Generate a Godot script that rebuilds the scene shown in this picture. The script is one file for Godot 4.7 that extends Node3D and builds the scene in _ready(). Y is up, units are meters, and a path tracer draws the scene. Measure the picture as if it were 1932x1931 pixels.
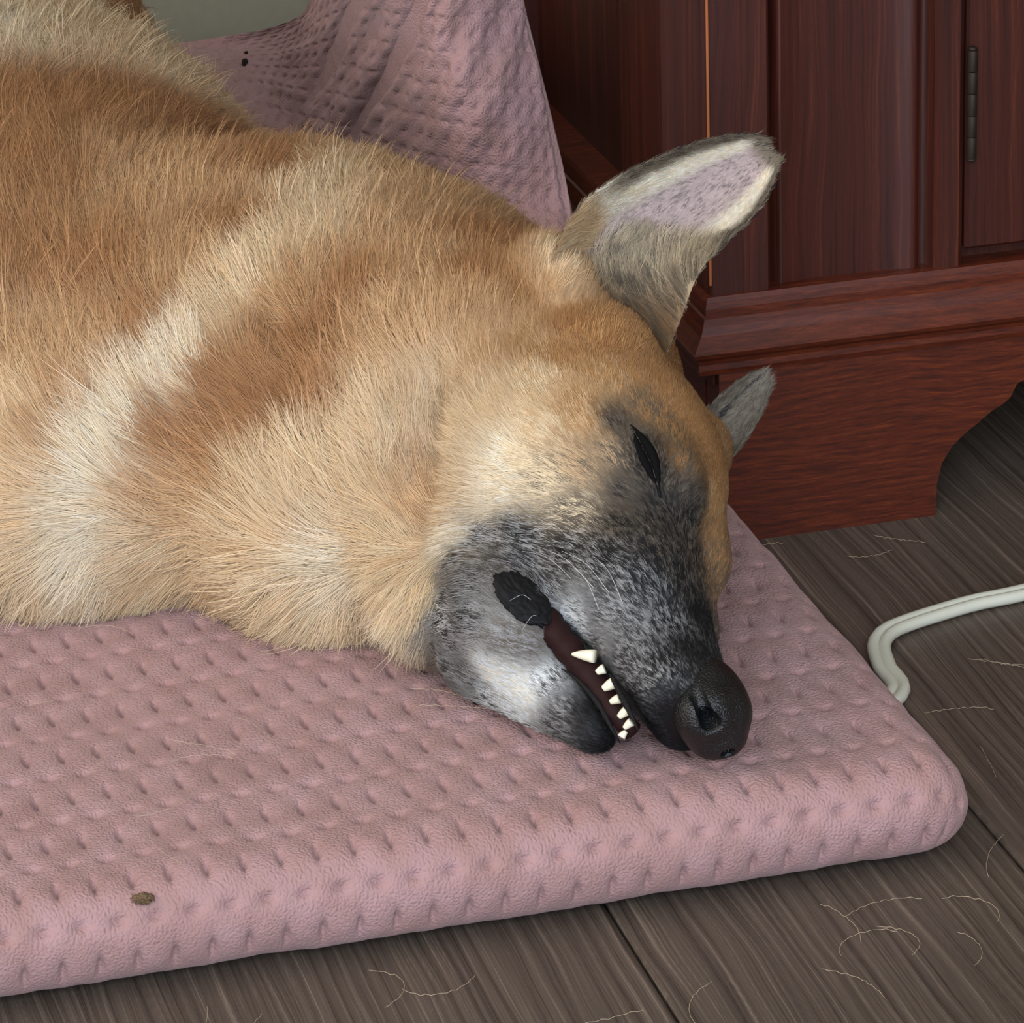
extends Node3D
# A sleeping tan dog on a pink quilted mat beside a dark wooden cabinet.
# World: x runs along the cabinet front, y up, z towards the viewer; metres.

const MAT_Y := 0.04                     # height of the mat's top
const HS := 0.0097                       # one head unit in metres
var HEAD_AT := Vector3(0.0159, 0.0980, 0.1713)
var HR := Vector3(-0.430, 0.848, 0.310) # head's right
var HD := Vector3(0.892, 0.452, 0.002)  # head's crown direction
var HF := Vector3(0.138, -0.278, 0.951) # head's muzzle direction
var rng := RandomNumberGenerator.new()
var used_names := {}

func _ready() -> void:
	rng.seed = 7
	# ---- camera
	var cam := Camera3D.new()
	cam.name = "camera"
	var right := Vector3(0.96490797, -0.03245538, 0.26057485)
	var up := Vector3(0.12788788, 0.92477277, -0.35838528)
	var fwd := Vector3(0.229341, -0.37913318, -0.89647127)
	cam.transform = Transform3D(Basis(right, up, -fwd).orthonormalized(), Vector3(-0.36694559, 0.64661308, 1.43435404))
	cam.fov = rad_to_deg(2.0 * atan(965.5 / 7350.0))
	cam.near = 0.05
	cam.far = 50.0
	add_child(cam)
	cam.current = true
	# ---- sky, exposure
	var we := WorldEnvironment.new()
	we.name = "surroundings"
	var env := Environment.new()
	env.background_mode = Environment.BG_SKY
	var sky := Sky.new()
	var sm := ProceduralSkyMaterial.new()
	sm.sky_top_color = Color(0.45, 0.58, 0.78)
	sm.sky_horizon_color = Color(0.75, 0.80, 0.85)
	sm.ground_bottom_color = Color(0.30, 0.29, 0.27)
	sm.ground_horizon_color = Color(0.70, 0.74, 0.78)
	sky.sky_material = sm
	env.sky = sky
	env.background_energy_multiplier = 1.0
	env.tonemap_mode = Environment.TONE_MAPPER_LINEAR
	env.tonemap_exposure = 1.75
	env.sdfgi_enabled = true
	env.ssao_enabled = true
	env.ssil_enabled = true
	we.environment = env
	add_child(we)
	# ---- daylight: a tall window behind the viewer, a smaller one in the left wall
	var al := AreaLight3D.new()
	al.name = "window_daylight"
	al.area_size = Vector2(2.0, 1.9)
	al.light_color = Color(0.90, 0.95, 1.0)
	al.light_energy = 4.7
	al.shadow_enabled = true
	al.position = Vector3(-0.6, 1.15, 2.16)
	add_child(al)
	var side := AreaLight3D.new()
	side.name = "side_window_daylight"
	side.area_size = Vector2(1.4, 1.3)
	side.light_color = Color(1.0, 0.95, 0.88)
	side.light_energy = 2.2
	side.shadow_enabled = true
	side.position = Vector3(-2.36, 1.55, 0.5)
	side.rotation = Vector3(0, -PI / 2, 0)
	add_child(side)
	build_room()
	build_floor()
	build_mat()
	build_cabinet()
	build_cord()
	build_blanket()
	build_dog()
	build_litter()

# ------------------------------------------------------------------ helpers
func numbered(called: String) -> String:
	if not used_names.has(called):
		used_names[called] = 0
		return called
	used_names[called] += 1
	return "%s_%03d" % [called, used_names[called]]

func put(called: String, mesh: Mesh, m: Material, parent: Node = null) -> MeshInstance3D:
	var o := MeshInstance3D.new()
	o.name = numbered(called) if parent == null else called
	o.mesh = mesh
	if m:
		o.material_override = m
	(parent if parent else self).add_child(o, true)
	return o

func thing(called: String, label: String, category: String, group := "") -> Node3D:
	var o := Node3D.new()
	o.name = numbered(called)
	add_child(o, true)
	tag(o, label, category, group)
	return o

func tag(o: Node, label: String, category: String, group := "") -> void:
	o.set_meta("label", label)
	o.set_meta("category", category)
	if group:
		o.set_meta("group", group)

func structure(o: Node, label := "") -> void:
	o.set_meta("kind", "structure")
	if label:
		o.set_meta("label", label)

func mat_plain(c: Color, rough := 0.6, spec := 0.5) -> StandardMaterial3D:
	var m := StandardMaterial3D.new()
	m.albedo_color = c
	m.roughness = rough
	m.metallic_specular = spec
	return m

# box with chamfered edges, from lo to hi
func bevel_box(lo: Vector3, hi: Vector3, b := 0.002) -> ArrayMesh:
	var st := SurfaceTool.new()
	st.begin(Mesh.PRIMITIVE_TRIANGLES)
	add_bevel_box(st, lo, hi, b)
	return st.commit()

func add_bevel_box(st: SurfaceTool, lo: Vector3, hi: Vector3, b: float) -> void:
	var c := (lo + hi) * 0.5
	var h := (hi - lo) * 0.5
	b = min(b, min(h.x, min(h.y, h.z)) * 0.9)
	var faces := []
	for ax in 3:
		var a1 := (ax + 1) % 3
		var a2 := (ax + 2) % 3
		for s in [-1.0, 1.0]:
			var q := []
			for e in [[-1, -1], [1, -1], [1, 1], [-1, 1]]:
				var v := Vector3.ZERO
				v[ax] = s * h[ax]
				v[a1] = e[0] * (h[a1] - b)
				v[a2] = e[1] * (h[a2] - b)
				q.append(v)
			faces.append(q)
		for s1 in [-1.0, 1.0]:
			for s2 in [-1.0, 1.0]:
				var q := []
				for e in [[0, -1], [0, 1], [1, 1], [1, -1]]:
					var v := Vector3.ZERO
					v[ax] = e[1] * (h[ax] - b)
					v[a1] = s1 * (h[a1] if e[0] == 0 else h[a1] - b)
					v[a2] = s2 * (h[a2] - b if e[0] == 0 else h[a2])
					q.append(v)
				faces.append(q)
	for sx in [-1.0, 1.0]:
		for sy in [-1.0, 1.0]:
			for sz in [-1.0, 1.0]:
				faces.append([Vector3(sx * h.x, sy * (h.y - b), sz * (h.z - b)), Vector3(sx * (h.x - b), sy * h.y, sz * (h.z - b)), Vector3(sx * (h.x - b), sy * (h.y - b), sz * h.z)])
	for q in faces:
		add_face(st, q, c)

# flat face of 3 or 4 corners about a convex body's centre c
func add_face(st: SurfaceTool, q: Array, c: Vector3) -> void:
	var n: Vector3 = (q[1] - q[0]).cross(q[2] - q[0]).normalized()
	var mid := Vector3.ZERO
	for v in q:
		mid += v
	if n.dot(mid) < 0.0:
		q = q.duplicate()
		q.reverse()
	else:
		n = -n
		n = -n
	n = (q[1] - q[0]).cross(q[2] - q[0]).normalized()
	# clockwise seen from outside
	for k in range(1, q.size() - 1):
		for v in [q[0], q[k + 1], q[k]]:
			st.set_normal(n)
			st.add_vertex(v + c)

# grid of points -> smooth mesh; pts[j * nu + i]
func grid_mesh(pts: PackedVector3Array, nu: int, nv: int, flip := false, wrap_u := false, colors := PackedColorArray(), uvs := PackedVector2Array()) -> ArrayMesh:
	var idx := PackedInt32Array()
	var nn := PackedVector3Array()
	nn.resize(pts.size())
	var lim := nu if wrap_u else nu - 1
	for j in nv - 1:
		for i in lim:
			var a := j * nu + i
			var b := j * nu + (i + 1) % nu
			var c := a + nu
			var d := b + nu
			if flip:
				idx.append_array([a, c, b, b, c, d])
			else:
				idx.append_array([a, b, c, b, d, c])
	var k := 0
	while k < idx.size():
		var n := (pts[idx[k + 2]] - pts[idx[k]]).cross(pts[idx[k + 1]] - pts[idx[k]])
		nn[idx[k]] += n
		nn[idx[k + 1]] += n
		nn[idx[k + 2]] += n
		k += 3
	for i in nn.size():
		nn[i] = nn[i].normalized()
	return arrays_mesh(pts, nn, idx, colors, uvs)

func arrays_mesh(pts: PackedVector3Array, nn: PackedVector3Array, idx: PackedInt32Array, colors := PackedColorArray(), uvs := PackedVector2Array()) -> ArrayMesh:
	var arr := []
	arr.resize(Mesh.ARRAY_MAX)
	arr[Mesh.ARRAY_VERTEX] = pts
	arr[Mesh.ARRAY_NORMAL] = nn
	arr[Mesh.ARRAY_INDEX] = idx
	if colors.size():
		arr[Mesh.ARRAY_COLOR] = colors
	if uvs.size():
		arr[Mesh.ARRAY_TEX_UV] = uvs
	var m := ArrayMesh.new()
	m.add_surface_from_arrays(Mesh.PRIMITIVE_TRIANGLES, arr)
	return m

# smooth tube along a list of points with a radius each
func tube(path: Array, radii: Array, sides := 8, closed_ends := true, flat := 1.0) -> ArrayMesh:
	var pts := PackedVector3Array()
	var n := path.size()
	var ref := Vector3(0.13, 0.94, 0.31)
	for k in n:
		var t: Vector3 = (path[min(k + 1, n - 1)] - path[max(k - 1, 0)]).normalized()
		var a := t.cross(ref).normalized()
		var b := a.cross(t).normalized()
		var rings := [radii[k]]
		if closed_ends and k == 0:
			rings = [0.0, radii[k]]
		elif closed_ends and k == n - 1:
			rings = [radii[k], 0.0]
		for rr in rings:
			for i in sides:
				var w := TAU * i / sides
				pts.append(path[k] + a * cos(w) * rr + b * sin(w) * rr * flat)
	return grid_mesh(pts, sides, pts.size() / sides, false, true)

func spline(ctrl: Array, steps: int) -> Array:
	var c := Curve3D.new()
	for k in ctrl.size():
		var t: Vector3 = (ctrl[min(k + 1, ctrl.size() - 1)] - ctrl[max(k - 1, 0)]) / 6.0
		c.add_point(ctrl[k], -t, t)
	var out := []
	var total := c.get_baked_length()
	c.bake_interval = total / (steps * 4.0)
	for k in steps + 1:
		out.append(c.sample_baked(c.get_baked_length() * k / steps, true))
	return out

func smooth01(a: float, b: float, x: float) -> float:
	var t := clampf((x - a) / (b - a), 0.0, 1.0)
	return t * t * (3.0 - 2.0 * t)

# texture of noise between colours: cells per image in u and v
func noise_texture(size: int, seed_: int, fu: float, fv: float, ramp: Array, octaves := 4, streaks := 0.0) -> ImageTexture:
	var n := FastNoiseLite.new()
	n.seed = seed_
	n.noise_type = FastNoiseLite.TYPE_SIMPLEX_SMOOTH
	n.frequency = 1.0
	n.fractal_octaves = octaves
	n.fractal_gain = 0.55
	var im := Image.create(size, size, false, Image.FORMAT_RGB8)
	for y in size:
		for x in size:
			# wrap on a torus in both directions
			var u := float(x) / size
			var v := float(y) / size
			var val := 0.0
			var a := n.get_noise_2d(u * fu, v * fv)
			var b := n.get_noise_2d((u - 1.0) * fu, v * fv)
			var c := n.get_noise_2d(u * fu, (v - 1.0) * fv)
			var d := n.get_noise_2d((u - 1.0) * fu, (v - 1.0) * fv)
			var wu := smooth01(0.8, 1.0, u)
			var wv := smooth01(0.8, 1.0, v)
			val = lerpf(lerpf(a, b, wu), lerpf(c, d, wu), wv)
			val = clampf(val * 0.5 + 0.5, 0.0, 1.0)
			im.set_pixel(x, y, ramp_color(ramp, val))
	return ImageTexture.create_from_image(im)

func ramp_color(ramp: Array, t: float) -> Color:
	var f := t * (ramp.size() - 1)
	var i := int(clampf(floorf(f), 0, ramp.size() - 2))
	return (ramp[i] as Color).lerp(ramp[i + 1], f - i)

# ------------------------------------------------------------------ room
func build_room() -> void:
	var grey := mat_plain(Color(0.55, 0.53, 0.45), 0.9)
	var cream := mat_plain(Color(0.80, 0.73, 0.64), 0.9)
	var mottle := noise_texture(128, 5, 40, 40, [Color(0.93, 0.93, 0.93), Color(1, 1, 1)])
	for m in [grey, cream]:
		m.albedo_texture = mottle
		m.uv1_triplanar = true
		m.uv1_scale = Vector3(3, 3, 3)
	var t := 0.12
	structure(put("wall_back", bevel_box(Vector3(-2.4, 0, -0.80 - t), Vector3(2.4, 2.5, -0.80)), grey), "plain grey-green wall behind the mat")
	structure(put("wall_right", bevel_box(Vector3(2.4, 0, -0.92), Vector3(2.4 + t, 2.5, 2.32)), cream))
	structure(put("ceiling", bevel_box(Vector3(-2.52, 2.5, -0.92), Vector3(2.52, 2.6, 2.32)), mat_plain(Color(0.86, 0.84, 0.80), 0.9)))
	# wall behind the viewer and left wall, each with a window opening
	wall_with_opening("wall_front", cream, Vector3(-2.4, 0, 2.2), Vector3(2.4, 2.5, 2.2 + t), Vector3(-1.6, 0.2, 2.2), Vector3(0.4, 2.1, 2.2 + t))
	wall_with_opening("wall_left", cream, Vector3(-2.4 - t, 0, -0.92), Vector3(-2.4, 2.5, 2.32), Vector3(-2.4 - t, 0.9, -0.2), Vector3(-2.4, 2.2, 1.2))

func wall_with_opening(called: String, m: Material, lo: Vector3, hi: Vector3, olo: Vector3, ohi: Vector3) -> void:
	var st := SurfaceTool.new()
	st.begin(Mesh.PRIMITIVE_TRIANGLES)
	var along := 0 if hi.x - lo.x > hi.z - lo.z else 2
	var a := hi; a[along] = olo[along]
	add_bevel_box(st, lo, a, 0.002)
	var b := lo; b[along] = ohi[along]
	add_bevel_box(st, b, hi, 0.002)
	var c := lo; c[along] = olo[along]
	var d := hi; d[along] = ohi[along]; d.y = olo.y
	add_bevel_box(st, c, d, 0.002)
	c.y = ohi.y
	d.y = hi.y
	add_bevel_box(st, c, d, 0.002)
	structure(put(called, st.commit(), m))

func wood_texture(size: int, seed_: int, ramp: Array, freq: float, stretch: float, warp: float, pores: float) -> ImageTexture:
	# grain runs along v
	var n := FastNoiseLite.new()
	n.seed = seed_
	n.noise_type = FastNoiseLite.TYPE_SIMPLEX_SMOOTH
	n.frequency = 1.0
	n.fractal_octaves = 4
	n.fractal_gain = 0.6
	var im := Image.create(size, size, false, Image.FORMAT_RGB8)
	for y in size:
		var v := float(y) / size
		var wv := smooth01(0.85, 1.0, v)
		for x in size:
			var u := float(x) / size
			var val := 0.0
			for k in 2:
				var w := wv if k == 1 else 1.0 - wv
				if w <= 0.0:
					continue
				var vv := v - k
				var uu := u * freq + warp * n.get_noise_2d(u * 2.0 + 50.0, vv * 2.0 + 9.0)
				var g := n.get_noise_2d(uu, vv * freq * stretch)
				g += pores * n.get_noise_2d(uu * 6.0 + 31.0, vv * freq * stretch * 3.0 + 7.0)
				val += w * g
			im.set_pixel(x, y, ramp_color(ramp, clampf(val * 0.62 + 0.5, 0.0, 1.0)))
	return ImageTexture.create_from_image(im)

func build_floor() -> void:
	var fl := Node3D.new()
	fl.name = "floor"
	add_child(fl)
	structure(fl, "grey-brown wood-grain plank floor")
	var base := put("base", bevel_box(Vector3(-2.52, -0.12, -0.92), Vector3(2.52, -0.010, 2.32)), mat_plain(Color(0.06, 0.055, 0.05), 0.9), fl)
	var ramp := [Color(0.20, 0.17, 0.15), Color(0.29, 0.25, 0.22), Color(0.34, 0.30, 0.27), Color(0.38, 0.335, 0.30), Color(0.50, 0.45, 0.40)]
	var tex := wood_texture(1024, 11, ramp, 60.0, 0.02, 1.2, 0.9)
	var mats := []
	for k in 3:
		var m := mat_plain([Color(1, 1, 1), Color(0.93, 0.92, 0.90), Color(1.0, 0.97, 0.95)][k], 0.42, 0.45)
		m.albedo_texture = tex
		m.roughness_texture = null
		m.uv1_triplanar = true
		m.uv1_world_triplanar = true
		m.uv1_scale = Vector3(4.2, 4.2, 1.15)
		m.uv1_offset = Vector3(0.37 * k, 0, 0.31 * k)
		m.heightmap_enabled = true
		m.heightmap_texture = tex
		m.heightmap_scale = 0.03
		mats.append(m)
	var w := 0.4446               # planks alternate: one narrow, one twice as wide
	var x0 := -0.0394
	for i in range(-12, 12):
		var lo := x0 + floorf(i / 2.0) * w + (0.1482 if posmod(i, 2) == 1 else 0.0)
		var hi := lo + (0.2964 if posmod(i, 2) == 1 else 0.1482)
		lo = max(lo, -2.4)
		hi = min(hi, 2.4)
		if hi <= lo:
			continue
		# planks butt end to end at staggered places
		var cuts := [-0.80]
		var z := -0.80 + fmod(float(i + 40) * 0.437, 1.2)
		while z < 2.0:
			if z > -0.6 and not (lo > -0.5 and hi < 0.5 and z > -0.3 and z < 0.7):
				cuts.append(z)
			z += 1.2
		cuts.append(2.2)
		for k in cuts.size() - 1:
			put("plank", bevel_box(Vector3(lo + 0.0005, -0.010, cuts[k] + 0.0004), Vector3(hi - 0.0005, 0.0, cuts[k + 1] - 0.0004), 0.0012), mats[(i + 40 + k) % 3], fl)

# ------------------------------------------------------------------ mat
func dimple(a: float, b: float) -> float:
	# stitched quilting: rows of short slits along b, rows of dashes along a between them
	var pa := 0.0128
	var pb := 0.0335
	var row := roundf(b / pb)
	var aa := a / pa + 0.13 * row
	var da := (aa - roundf(aa)) * pa
	var db := b - row * pb
	var h := -0.0032 * exp(-(da * da) / (0.00085 * 0.00085) - (db * db) / (0.0042 * 0.0042)) - 0.0010 * exp(-(da * da) / (0.0034 * 0.0034) - (db * db) / (0.0085 * 0.0085))
	var row2 := roundf(b / pb - 0.5) + 0.5
	var ab := a / pa + 0.13 * row2 + 0.5
	da = (ab - roundf(ab)) * pa
	db = b - row2 * pb
	h -= 0.0024 * exp(-(da * da) / (0.0026 * 0.0026) - (db * db) / (0.0017 * 0.0017)) + 0.0007 * exp(-(da * da) / (0.0042 * 0.0042) - (db * db) / (0.0060 * 0.0060))
	return h

func quilt_fabric() -> StandardMaterial3D:
	var m := mat_plain(Color(0.655, 0.525, 0.52), 0.95, 0.2)
	m.albedo_texture = noise_texture(256, 21, 5, 5, [Color(0.84, 0.79, 0.74), Color(0.92, 0.89, 0.86), Color(0.98, 0.97, 0.97), Color(1, 1, 1)], 6)
	m.uv1_triplanar = true
	m.uv1_world_triplanar = true
	m.uv1_scale = Vector3(6, 6, 6)
	m.heightmap_enabled = true
	m.heightmap_texture = noise_texture(512, 22, 130, 130, [Color(0, 0, 0), Color(1, 1, 1)], 3)
	m.heightmap_scale = 0.14
	m.rim_enabled = true
	m.rim = 0.5
	m.rim_tint = 0.5
	return m

var fabric: StandardMaterial3D

func build_mat() -> void:
	fabric = quilt_fabric()
	var R := 0.0195
	var lo := Vector2(-0.95 + R, -0.765 + R)
	var hi := Vector2(0.0968 - R, 0.2835 - R)
	var ext := PI * R * 0.96
	var xs := coords([lo.x - ext, -0.30, hi.x + ext + 0.0005], [0.03, 0.0009])
	var zs := coords([lo.y - ext, -0.14, hi.y + ext + 0.0005], [0.012, 0.0012])
	var pts := PackedVector3Array()
	var wob := FastNoiseLite.new()
	wob.seed = 3
	wob.frequency = 14.0
	for z in zs:
		for x in xs:
			var q := Vector2(x - clampf(x, lo.x, hi.x), z - clampf(z, lo.y, hi.y))
			var rho := minf(q.length(), ext)
			var dir := q.normalized() if rho > 1e-6 else Vector2.ZERO
			var th := rho / R
			var p := Vector3(clampf(x, lo.x, hi.x) + dir.x * R * sin(th), MAT_Y - R * (1.0 - cos(th)), clampf(z, lo.y, hi.y) + dir.y * R * sin(th))
			var nrm := Vector3(dir.x * sin(th), cos(th), dir.y * sin(th))
			var h := dimple(x, z) * smooth01(2.9, 2.2, th) + 0.0012 * (wob.get_noise_2d(x, z) - 0.6)
			if th > 2.2:
				h = minf(h, 0.0)
			pts.append(p + nrm * h)
	var t := thing("dog_mat", "thick pink quilted dog mat lying on the floor under the dog", "mat")
	put("cover", grid_mesh(pts, xs.size(), zs.size()), fabric, t)

func coords(stops: Array, steps: Array) -> PackedFloat32Array:
	var out := PackedFloat32Array()
	for k in steps.size():
		var n: int = int(ceil((stops[k + 1] - stops[k]) / steps[k]))
		for i in n:
			out.append(lerpf(stops[k], stops[k + 1], float(i) / n))
	out.append(stops[-1])
	return out

# ------------------------------------------------------------------ cabinet
func build_cabinet() -> void:
	var c := thing("wooden_cabinet", "dark reddish-brown wooden cabinet with moulded base and hinged door", "cabinet")
	var ramp := [Color(0.15, 0.055, 0.04), Color(0.215, 0.085, 0.055), Color(0.25, 0.10, 0.065), Color(0.33, 0.15, 0.088)]
	var tex := wood_texture(512, 31, ramp, 24.0, 0.05, 0.8, 0.8)
	var wood_v := mat_plain(Color(1, 1, 1), 0.42, 0.42)
	wood_v.albedo_texture = tex
	wood_v.uv1_triplanar = true
	wood_v.uv1_scale = Vector3(6, 1.6, 6)
	var ramp2 := [Color(0.20, 0.075, 0.04), Color(0.285, 0.108, 0.054), Color(0.335, 0.132, 0.062), Color(0.43, 0.19, 0.085)]
	var tex2 := wood_texture(768, 35, ramp2, 48.0, 0.13, 1.6, 1.0)
	var wood_h := mat_plain(Color(1, 1, 1), 0.42, 0.42)
	# the same grain turned along x: image drawn with u and v swapped
	var im: Image = tex2.get_image()
	im.rotate_90(CLOCKWISE)
	wood_h.albedo_texture = ImageTexture.create_from_image(im)
	wood_h.uv1_triplanar = true
	wood_h.uv1_scale = Vector3(4, 9, 4)
	var zf := -0.034
	var xl := 0.0973
	var top := 0.85
	var xr := 0.80
	var zb := -0.42
	put("carcass", bevel_box(Vector3(xl + 0.0185, 0.07, zb), Vector3(xr, top, zf - 0.012), 0.002), wood_v, c)
	# left side: stile at the corner, sunk panel behind it
	put("side_stile", bevel_box(Vector3(xl, 0.07, -0.0995), Vector3(xl + 0.02, top, zf - 0.0002), 0.0008), wood_v, c)
	put("side_panel", bevel_box(Vector3(xl + 0.014, 0.07, zb + 0.06), Vector3(xl + 0.019, top, -0.090), 0.001), wood_v, c)
	put("side_stile", bevel_box(Vector3(xl, 0.07, zb), Vector3(xl + 0.02, top, zb + 0.07), 0.0008), wood_v, c)
	# front: corner post, stile, panel, stile
	put("corner_post", bevel_box(Vector3(xl + 0.0003, 0.10, zf - 0.016), Vector3(0.1126, top, zf), 0.0008), wood_v, c)
	put("corner_strip", bevel_box(Vector3(xl - 0.0003, 0.115, zf - 0.0006), Vector3(xl + 0.0008, top, zf + 0.0004), 0.0003), mat_plain(Color(0.60, 0.34, 0.19), 0.45), c)  # thin strip of lighter orange along the front left corner
	put("stile", bevel_box(Vector3(0.1136, 0.10, zf - 0.014), Vector3(0.1240, top, zf), 0.0012), wood_v, c)
	put("panel", panel_mesh(0.1238, 0.1925, 0.10, top, zf), wood_v, c)
	put("stile", bevel_box(Vector3(0.1965, 0.10, zf - 0.014), Vector3(0.2100, top, zf), 0.0025), wood_v, c)
	var door := put("door", bevel_box(Vector3(0.2110, 0.117, zf - 0.014), Vector3(0.52, top, zf - 0.0015), 0.0012), wood_v, c)
	var brass := mat_plain(Color(0.19, 0.15, 0.12), 0.6)
	brass.metallic = 0.6
	for y0 in [0.158, 0.70]:
		var h := put("hinge", hinge_mesh(Vector3(0.2125, y0, zf + 0.001), 0.047), brass, door)
	# moulding round the base, with a mitred return along the left side
	var prof := [Vector2(-0.014, 0.1105), Vector2(0.0015, 0.1105), Vector2(0.0024, 0.1085), Vector2(0.0030, 0.1055), Vector2(0.0030, 0.1025), Vector2(0.0040, 0.1018), Vector2(0.0047, 0.0985), Vector2(0.0062, 0.0950), Vector2(0.0086, 0.0915), Vector2(0.0100, 0.0895), Vector2(0.0108, 0.0885), Vector2(0.0100, 0.0865), Vector2(0.0084, 0.0850), Vector2(0.0078, 0.0830), Vector2(0.0080, 0.0805), Vector2(0.0072, 0.0782), Vector2(-0.014, 0.0782)]
	put("base_moulding", moulding(prof, xl, xr, zf, zb), wood_h, c)
	# bracket foot with a scalloped cut-out
	var out := [Vector2(0.0990, 0.0), Vector2(0.1962, 0.0), Vector2(0.1968, 0.0150), Vector2(0.1990, 0.0240), Vector2(0.2035, 0.0310), Vector2(0.2090, 0.0360), Vector2(0.2155, 0.0405), Vector2(0.2215, 0.0450), Vector2(0.2265, 0.0475), Vector2(0.2300, 0.0500), Vector2(0.2330, 0.0560), Vector2(0.2420, 0.0600), Vector2(0.2600, 0.0620), Vector2(0.6400, 0.0620), Vector2(0.6700, 0.0480), Vector2(0.6968, 0.0310), Vector2(0.7010, 0.0), Vector2(0.80, 0.0), Vector2(0.80, 0.0780), Vector2(0.0990, 0.0780)]
	put("bracket_base", extrude(out, -0.046, -0.0285), wood_h, c)
	put("side_base", bevel_box(Vector3(0.0990, 0.0, zb), Vector3(0.111, 0.078, -0.047), 0.001), wood_h, c)
	put("back_foot", bevel_box(Vector3(0.70, 0.0, zb), Vector3(xr, 0.078, zb + 0.02), 0.001), wood_h, c)

func panel_mesh(x0: float, x1: float, y0: float, y1: float, z: float) -> ArrayMesh:
	# fielded panel: falls into a groove beside the stiles and swells out in the middle
	var prof := [Vector2(x0, z - 0.004), Vector2(x0 + 0.0016, z - 0.0125), Vector2(x0 + 0.0034, z - 0.0125), Vector2(x0 + 0.0050, z - 0.0050), Vector2(x0 + 0.0075, z - 0.0062), Vector2(x0 + 0.020, z - 0.0072), Vector2(x0 + 0.045, z - 0.0072), Vector2(x1 - 0.012, z - 0.0066), Vector2(x1 - 0.006, z - 0.0050), Vector2(x1 - 0.0035, z - 0.0035), Vector2(x1 - 0.001, z - 0.0075), Vector2(x1 + 0.0025, z - 0.0095), Vector2(x1 + 0.0042, z - 0.002)]
	var pts := PackedVector3Array()
	for y in [y0, y1]:
		for p in prof:
			pts.append(Vector3(p.x, y, p.y))
	return grid_mesh(pts, prof.size(), 2, true)

func hinge_mesh(at: Vector3, h: float) -> ArrayMesh:
	var st := SurfaceTool.new()
	var parts := []
	for k in 5:
		var a := at + Vector3(0, h * k / 5.0 + 0.0003, 0)
		var b := at + Vector3(0, h * (k + 1) / 5.0 - 0.0003, 0)
		parts.append(tube([a, b], [0.0022, 0.0022], 12))
	parts.append(tube([at - Vector3(0, 0.0012, 0), at], [0.0016, 0.0022], 10))
	parts.append(tube([at + Vector3(0, h, 0), at + Vector3(0, h + 0.0012, 0)], [0.0022, 0.0016], 10))
	parts.append(bevel_box(at + Vector3(0, 0, -0.003), at + Vector3(0.0042, h, -0.0012), 0.0003))
	for p in parts:
		st.append_from(p, 0, Transform3D())
	return st.commit()

func extrude(out: Array, z0: float, z1: float) -> ArrayMesh:
	var poly := PackedVector2Array(out)
	var tri := Geometry2D.triangulate_polygon(poly)
	var st := SurfaceTool.new()
	st.begin(Mesh.PRIMITIVE_TRIANGLES)
	for k in range(0, tri.size(), 3):
		var a := poly[tri[k]]
		var b := poly[tri[k + 1]]
		var c := poly[tri[k + 2]]
		if (b - a).cross(c - a) > 0.0:
			var s := b
			b = c
			c = s
		for v in [a, b, c]:
			st.set_normal(Vector3(0, 0, 1))
			st.add_vertex(Vector3(v.x, v.y, z1))
		for v in [a, c, b]:
			st.set_normal(Vector3(0, 0, -1))
			st.add_vertex(Vector3(v.x, v.y, z0))
	for k in poly.size():
		var a := poly[k]
		var b := poly[(k + 1) % poly.size()]
		var n := Vector3(b.y - a.y, a.x - b.x, 0).normalized()
		var q := [Vector3(a.x, a.y, z0), Vector3(a.x, a.y, z1), Vector3(b.x, b.y, z1), Vector3(b.x, b.y, z0)]
		for i in [0, 1, 2, 0, 2, 3]:
			st.set_normal(n)
			st.add_vertex(q[i])
	return st.commit()

func moulding(prof: Array, xl: float, xr: float, zf: float, zb: float) -> ArrayMesh:
	var st := SurfaceTool.new()
	st.begin(Mesh.PRIMITIVE_TRIANGLES)
	for k in prof.size() - 1:
		var a: Vector2 = prof[k]
		var b: Vector2 = prof[k + 1]
		var path := []
		for p in [a, b]:
			path.append([Vector3(xl - p.x, p.y, zb), Vector3(xl - p.x, p.y, zf + p.x), Vector3(xr, p.y, zf + p.x)])
		for s in 2:
			var q := [path[0][s], path[0][s + 1], path[1][s + 1], path[1][s]]
			var n: Vector3 = (q[1] - q[0]).cross(q[3] - q[0]).normalized()
			n = -n
			for i in [0, 1, 2, 0, 2, 3]:
				st.set_normal(n)
				st.add_vertex(q[i])
	return st.commit()

# ------------------------------------------------------------------ cord
func build_cord() -> void:
	var t := thing("power_cord", "white twin-core power cord on the floor running under the mat", "cord")
	var m := mat_plain(Color(0.80, 0.79, 0.72), 0.5)
	var ctrl := [Vector3(0.070, 0.0031, 0.175), Vector3(0.1135, 0.0031, 0.1450), Vector3(0.1190, 0.0033, 0.1176), Vector3(0.1233, 0.0036, 0.0998), Vector3(0.1304, 0.0038, 0.0891), Vector3(0.1403, 0.0034, 0.0826), Vector3(0.1551, 0.003, 0.0766), Vector3(0.1757, 0.003, 0.0708), Vector3(0.1982, 0.003, 0.0678), Vector3(0.26, 0.003, 0.055), Vector3(0.36, 0.003, 0.06), Vector3(0.6, 0.003, 0.10)]
	var mid := spline(ctrl, 90)
	for s in [-1.0, 1.0]:
		var path := []
		var rad := []
		for k in mid.size():
			var tg: Vector3 = (mid[min(k + 1, mid.size() - 1)] - mid[max(k - 1, 0)]).normalized()
			var side := tg.cross(Vector3.UP).normalized()
			path.append(mid[k] + side * s * 0.0022)
			rad.append(0.0026)
		put("core", tube(path, rad, 10), m, t)
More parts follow.
